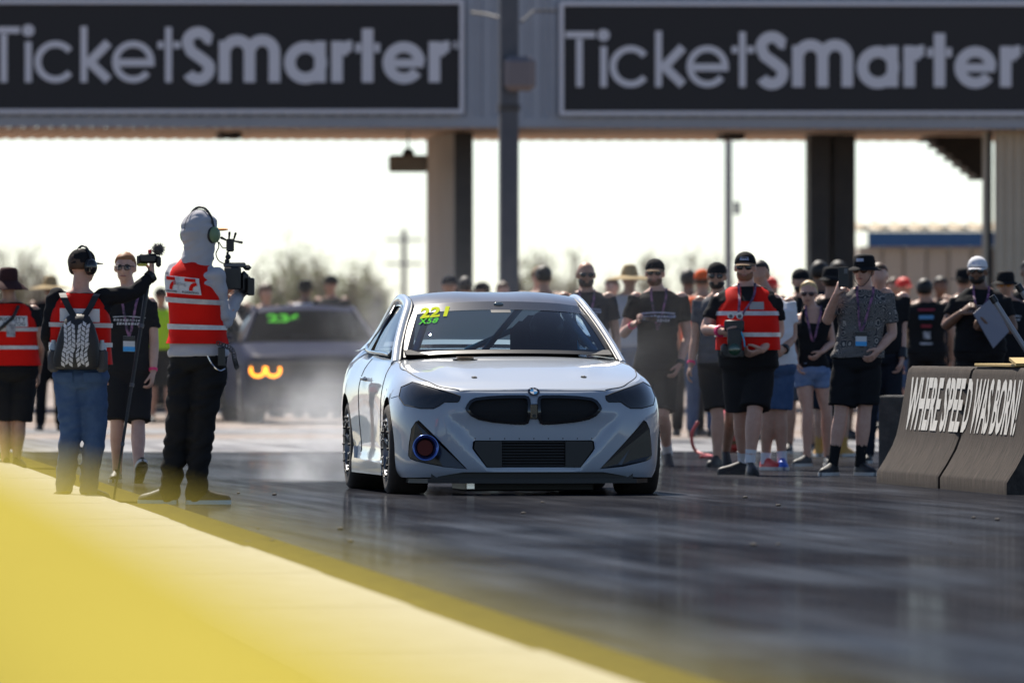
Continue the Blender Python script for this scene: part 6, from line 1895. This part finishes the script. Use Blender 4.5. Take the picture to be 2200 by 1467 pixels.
for sx in (-1, 1):
    P_ = catmull([(sx*.84, 1.80, .96), (sx*.72, 2.25, 1.18), (sx*.635, 2.62, 1.35), (sx*.62, 3.0, 1.41), (sx*.62, 3.5, 1.35), (sx*.72, 4.3, 1.05)], 4)
    mb = MB(); mb.tube(P_, .042, 10); mb.build('roof_rail', M_blue_p, MC, smooth=True)
    mpatch('side_window', [(sx*.86, 2.05, 1.0), (sx*.86, 2.7, 1.02), (sx*.86, 3.4, 1.04), (sx*.84, 3.9, 1.06)], [(sx*.75, 2.2, 1.14), (sx*.64, 2.75, 1.36), (sx*.64, 3.35, 1.34), (sx*.72, 3.8, 1.16)], M_glassd, 0)
    mb = MB(); mb.ell((sx*1.02, 2.0, 1.03), (.11, .06, .07)); mb.tube([(sx*.88, 2.02, 1.0), (sx*1.0, 2.0, 1.02)], .02, 8); mb.build('door_mirror', M_blue_p, MC, smooth=True)
    for yy in (.95, 3.9):
        rows = []
        for r_, x_ in ((.20, -.12), (.30, -.135), (.345, -.11), (.355, -.06), (.355, .06), (.345, .11), (.30, .135), (.20, .12), (.02, .10)):
            rows.append([Vector((sx*.81+sx*x_, yy+r_*math.cos(2*math.pi*k/28), .352+r_*math.sin(2*math.pi*k/28))) for k in range(28)])
        mb = MB(); mb.grid(rows, True); wo_ = mb.build('wheel', M_tyre, MC, smooth=50)
        mb = MB(); mb.tube([(sx*.93, yy, .352), (sx*.945, yy, .352)], .19, 20); mb.build('rim', M_camg, wo_)
    # amber ring lamps
    for xx in (.60, .79):
        mb = MB(); mb.tube([(sx*xx+.085*math.cos(R(a)), -.055, .655+.075*math.sin(R(a))) for a in range(150, 395, 12)], .016, 8)
        mb.build('ring_lamp', pm('amber lamp glow', (.9, .35, .03), .4, emit=((1, .30, .01), 2.6)), MC, smooth=True)
        mb = MB(); mb.tube([(sx*xx, .02, .655), (sx*xx, .055, .655)], .055, 16); mb.build('lamp_bowl', M_camg, MC)
mb = MB(); mb.box((0, .0, .66), (1.80, .03, .18), bev=.02); mb.build('grille', M_matt, MC)
mb = MB(); mb.box((0, -.005, .40), (1.30, .04, .16), bev=.02); mb.build('lower_intake', M_matt, MC)
mb = MB(); mb.box((0, .12, .17), (1.7, .30, .05), bev=.02); mb.build('chin_spoiler', M_blk, MC)
mb = MB(); mb.box((0, 2.9, 1.03), (1.3, 1.6, .03)); mb.build('cabin_floor', M_int, MC)
mapped_text('race_number', '236', lambda u, v: Vector((-.50+u*.42, 2.37-(1-v)*.19, 1.315-(1-v)*.105+.03)), M_num2, mws, False, bold=.04, box=(0, 0, 1, 1))
# the black car beside it
def copy_tree(o, parent=None):
    c = o.copy(); COL.objects.link(c); c.parent = parent
    for ch in list(o.children): copy_tree(ch, c)
    return c
# do not copy the number or the lamps' glow
MC2 = empty('muscle_car', (0, 0, 0), R(4), 'black car mostly hidden behind the two camera operators', 'car', 'cars waiting behind the start line')
q = W(415, YH, 142.0); MC2.location = (q.x, q.y, 0)
M_off = pm('unlit lamp', (.25, .25, .26), .2, .5)
for ch in list(MC.children):
    c = copy_tree(ch, MC2)
    for k in c.children:
        if 'race_number' in k.name: bpy.data.objects.remove(k)
    for sl_ in c.material_slots:
        if sl_.material in (M_blue_p,): sl_.link = 'OBJECT'; sl_.material = M_black_p
        elif sl_.material and sl_.material.name.startswith('amber'): sl_.link = 'OBJECT'; sl_.material = M_off

# ------------------------------------------------------------------ trees: bare spring trees along the back fence
M_bark = pm('grey bark', (.17, .14, .115), .9); M_twig = pm('bare grey brown twigs', (.34, .29, .23), .9); M_bud = pm('yellow green buds', (.24, .25, .07), .8)
def tree(px, top, d, wpx, leaf, label, seed, grp):
    rnd = random.Random(seed); s_ = F/d
    b = W(px, YH, d); b.z = 0; h = CH+(YH-top)/s_; wd = wpx/s_/2
    e = empty('bare_tree', b, 0, label, 'tree', grp)
    tr = MB(); tr.tube([(0, 0, 0), (rnd.uniform(-.1, .1), 0, h*.28)], [.14, .10], 8)
    ends = []
    for i in range(8):
        a = rnd.uniform(0, 6.28); r_ = wd*rnd.uniform(.3, .85); z1 = h*rnd.uniform(.55, .92)
        p0 = Vector((0, 0, h*rnd.uniform(.12, .28))); p1 = Vector((math.cos(a)*r_*.45, math.sin(a)*r_*.45, (p0.z+z1)/2)); p2 = Vector((math.cos(a)*r_, math.sin(a)*r_, z1))
        tr.tube(catmull([p0, p1, p2], 4), [.07, .063, .056, .05, .043, .036, .03, .024, .02], 6); ends.append((p0, p1, p2))
    tr.build('trunk', M_bark, e, smooth=True)
    tw = MB(); lf = MB()
    for i in range(850):
        p0, p1, p2 = rnd.choice(ends); t = rnd.uniform(.25, 1)
        q = (p0.lerp(p1, t*2) if t < .5 else p1.lerp(p2, t*2-1))
        dv = (Vector((rnd.gauss(0, 1), rnd.gauss(0, 1), rnd.gauss(.5, .8)))).normalized(); ln = rnd.uniform(.35, 1.0)*h*.22
        sd_ = dv.orthogonal().normalized()*.011
        m_ = q+dv*ln*.5+Vector((0, 0, .04)); en = q+dv*ln+Vector((rnd.uniform(-.1, .1), 0, .12))
        tw.add([q-sd_, q+sd_, m_+sd_*.7, m_-sd_*.7, en], [(0, 1, 2, 3), (3, 2, 4)])
        if rnd.random() < leaf:
            for k in range(3):
                c = q.lerp(en, rnd.uniform(.5, 1))+Vector((rnd.gauss(0, .05), rnd.gauss(0, .05), rnd.gauss(0, .05))); u = Vector((rnd.gauss(0, 1), rnd.gauss(0, 1), rnd.gauss(0, 1))).normalized(); v = u.orthogonal().normalized()
                lf.add([c-u*.05, c+v*.03, c+u*.05, c-v*.03], [(0, 1, 2, 3)])
    cr = tw.build('crown', M_twig, e, weld=-1)
    if lf.v: lf.build('buds', M_bud, cr, weld=-1)['kind'] = 'stuff'
TREES = [(20, 505, 300, 150, .15, 'grey bare tree at the far left edge of the sky'), (85, 545, 310, 120, .1, 'low bare tree right of the far left one'),
 (580, 530, 290, 110, .5, 'yellowish budding bush tree just right of the video camera'), (650, 500, 300, 130, .6, 'budding tree above the blue car, second from the operator'), (735, 495, 295, 150, .6, 'tall budding tree above the blue car roof nearest the cream pier'), (800, 540, 320, 100, .3, 'small pale tree between the budding trees and the cream pier'),
 (1140, 530, 300, 110, .45, 'greenish tree just right of the dark pole'), (1215, 525, 305, 130, .2, 'grey bare tree above the bald person'), (1300, 550, 330, 110, .1, 'faint bare tree above the straw hat'),
 (1405, 530, 320, 120, .05, 'bare tree above the phone user, left of the light pole'), (1500, 525, 325, 140, .05, 'bare tree just left of the light pole'), (1640, 560, 330, 130, .05, 'bare tree between the light pole and the dark piers')]
for i, (px_, tp, d_, w_, lf_, lb_) in enumerate(TREES):
    tree(px_, tp, d_, w_, lf_, lb_, 40+i, 'bare trees beyond the tower')
# far brush that reads as one mass
rnd = random.Random(9); br = MB()
for i in range(15000):
    d_ = rnd.uniform(335, 360); x = rnd.uniform(-24, 26); hmax = 1.7+.8*noise.noise(Vector((x*.25, 0, 3)))
    z = rnd.uniform(0, 1)**1.2*hmax
    q = Vector((x, d_, z)); dv = Vector((rnd.gauss(0, .5), rnd.gauss(0, .3), 1)).normalized()*rnd.uniform(.25, .6); sd_ = Vector((rnd.uniform(.02, .05), 0, 0))
    br.add([q-sd_, q+sd_, q+dv], [(0, 1, 2)])
o = br.build('far_brush', pm('brush', (.15, .125, .075), .9, var=(.4, .8, (.19, .17, .09))), weld=-1); tag(o, 'low tangled brush along the horizon behind the crowd', 'brush', kind='stuff')

# ------------------------------------------------------------------ small things
c0 = W(2150, 780, 77.3); zt0 = .846
o = empty('cardboard_sheet', (bfar+bd*(blen-1.9)+bn_*.33+Vector((0, 0, zt0))), -math.atan2(bd.x, -bd.y)*-1, 'torn yellow cardboard lying on top of the lettered barrier', 'cardboard')
M_card = pm('yellow cardboard', (.48, .33, .10), .8, var=(9, .7, (.40, .27, .09)))
mb = MB(); mb.box((0, .15, .012), (.20, 1.9, .02), bev=.003); mb.build('sheet', M_card, o)
mb = MB(); mb.box((-.03, -.75, .036), (.16, .32, .02), rot=Matrix.Rotation(.12, 3, 'X')); mb.build('flap', M_card, o)
for (cx_, cy_, lb_) in ((2130, 636, 'grey metal rod with black cap leaning by the barriers, the lower one'), (2186, 611, 'grey metal rod with black cap leaning by the barriers, the upper one at the edge')):
    dR = 80.2
    tp = W(cx_, cy_, dR); ft = W(cx_+(1045-cy_)*.63, 1045, dR); ft.z = 0
    o = empty('leaning_rod', ft, 0, lb_, 'rod', 'rods by the barriers')
    v_ = tp-ft
    mb = MB(); mb.tube([Vector((0, 0, 0.02)), v_*.97], .019, 12); mb.build('tube', pm('grey tube', (.28, .28, .30), .4, .4), o, smooth=40)
    mb = MB(); mb.tube([v_*.965, v_], .024, 12); mb.build('end_cap', M_cam, o, smooth=40)
# red hose, fuel jug, box behind the walking people
pts = [W(1500, 905, 99), W(1487, 930, 99), W(1488, 955, 99), W(1500, 972, 99), W(1530, 985, 98.5), W(1505, 988, 98)]
pts = [Vector((q.x, q.y, max(q.z, .02))) for q in pts]
o = MB().tube(catmull(pts, 6), .014, 8).build('red_hose', pm('red hose', (.45, .03, .03), .5), smooth=True); tag(o, 'red hose looping to the ground behind the grey shirt', 'hose')
q = W(1585, YH, 104); o = empty('fuel_jug', (q.x, q.y, 0), .2, 'red fuel jug on the ground behind the stocky person\'s legs', 'jug')
mb = MB(); mb.box((0, 0, .20), (.26, .26, .40), bev=.04); mb.build('jug_body', pm('red plastic', (.5, .03, .02), .4), o, smooth=40); mb = MB(); mb.tube([(0, 0, .40), (.02, 0, .47)], .03, 10); mb.build('spout', M_blk, o); mb = MB(); mb.box((0, 0, .09), (.264, .264, .03)); mb.build('yellow_band', M_yline, o)
rnd = random.Random(3)
for i in range(16):
    px_, py_ = rnd.uniform(480, 2150), rnd.uniform(1062, 1180)
    if 800 < px_ < 1430 and py_ < 1070: continue
    if i == 0: px_, py_ = 512, 1060
    d_ = GD(py_); q = W(px_, py_, d_); q.z = 0
    r_ = rnd.uniform(.008, .018)
    mb = MB(); mb.ell((0, 0, r_*.35), (r_*rnd.uniform(.8, 1.8), r_, r_*.5), Matrix.Rotation(rnd.uniform(0, 3), 3, 'Z'), 7, 5); o = mb.build('rubber_crumb', M_tyre); o.location = q
    tag(o, 'small crumb of tyre rubber lying on the black strip', 'debris', 'rubber crumbs on the strip')
# ------------------------------------------------------------------ tyre smoke
sb = MB(); sx0, sx1, sy0, sy1, sz1 = -3.3, 2.3, 79.6, 106.0, 2.6
sb.box(((sx0+sx1)/2, (sy0+sy1)/2, sz1/2+.01), (sx1-sx0, sy1-sy0, sz1))
sm = bpy.data.materials.new('tyre smoke'); sm.use_nodes = True
t = sm.node_tree; N = t.nodes; L = t.links; N.remove(N['Principled BSDF'])
pv = N.new('ShaderNodeVolumePrincipled'); pv.inputs['Color'].default_value = (.93, .94, .96, 1); pv.inputs['Anisotropy'].default_value = .25
L.new(pv.outputs[0], N['Material Output'].inputs['Volume'])
tc = N.new('ShaderNodeTexCoord'); sp = N.new('ShaderNodeSeparateXYZ'); L.new(tc.outputs['Object'], sp.inputs[0])
mp = N.new('ShaderNodeMapping'); mp.inputs['Scale'].default_value = (1.0, .35, 1.0); L.new(tc.outputs['Object'], mp.inputs[0])
nz = N.new('ShaderNodeTexNoise'); nz.inputs['Scale'].default_value = 1.15; nz.inputs['Detail'].default_value = 4; nz.inputs['Roughness'].default_value = .6; L.new(mp.outputs[0], nz.inputs[0])
def M2(op, a, b=None, clamp=False):
    m = N.new('ShaderNodeMath'); m.operation = op; m.use_clamp = clamp
    for i, q in enumerate((a, b)):
        if q is None: continue
        if hasattr(q, 'is_linked'): L.new(q, m.inputs[i])
        else: m.inputs[i].default_value = q
    return m.outputs[0]
def MR(v, a, b, c=0., d=1.):
    m = N.new('ShaderNodeMapRange'); m.interpolation_type = 'SMOOTHSTEP'; L.new(v, m.inputs[0])
    for i, q in enumerate((a, b, c, d)): m.inputs[i+1].default_value = q
    return m.outputs[0]
nn = MR(nz.outputs[0], .38, .64)
X, Y, Z = sp.outputs
# thick puff by the left rear tyre, thinner veil drifting behind the car
ex = M2('MULTIPLY', MR(X, sx0, sx0+1.2), MR(X, sx1, sx1-3.2))
ey = M2('MULTIPLY', MR(Y, sy0, sy0+.8), MR(Y, sy1, sy1-9))
ez = MR(Z, sz1, .3)
veil = M2('MULTIPLY', M2('MULTIPLY', ex, ey), ez)
def blob(x, y, z, r):
    a, b_, c_ = M2('SUBTRACT', X, x), M2('MULTIPLY', M2('SUBTRACT', Y, y), .35), M2('SUBTRACT', Z, z)
    q = M2('SQRT', M2('ADD', M2('ADD', M2('MULTIPLY', a, a), M2('MULTIPLY', b_, b_)), M2('MULTIPLY', c_, c_)))
    return MR(q, r, 0)
pf_ = M2('ADD', M2('MULTIPLY', blob(-1.48, 82.8, .25, .80), 2.4), M2('ADD', M2('MULTIPLY', blob(-1.14, 87.0, 1.18, .45), 1.3), M2('MULTIPLY', blob(.9, 92.0, .9, 1.1), .09)))
puff = M2('MULTIPLY', pf_, M2('MULTIPLY', MR(X, sx0, sx0+.4), MR(Y, sy0, sy0+.4)))
den = M2('ADD', M2('MULTIPLY', M2('MULTIPLY', veil, M2('ADD', M2('MULTIPLY', nn, .9), .1)), .004), M2('MULTIPLY', M2('MULTIPLY', puff, nn), .33))
L.new(den, pv.inputs['Density'])
o = sb.build('tyre_smoke', sm); tag(o, 'bluish white tyre smoke rolling out behind the coupe', 'smoke', kind='stuff')
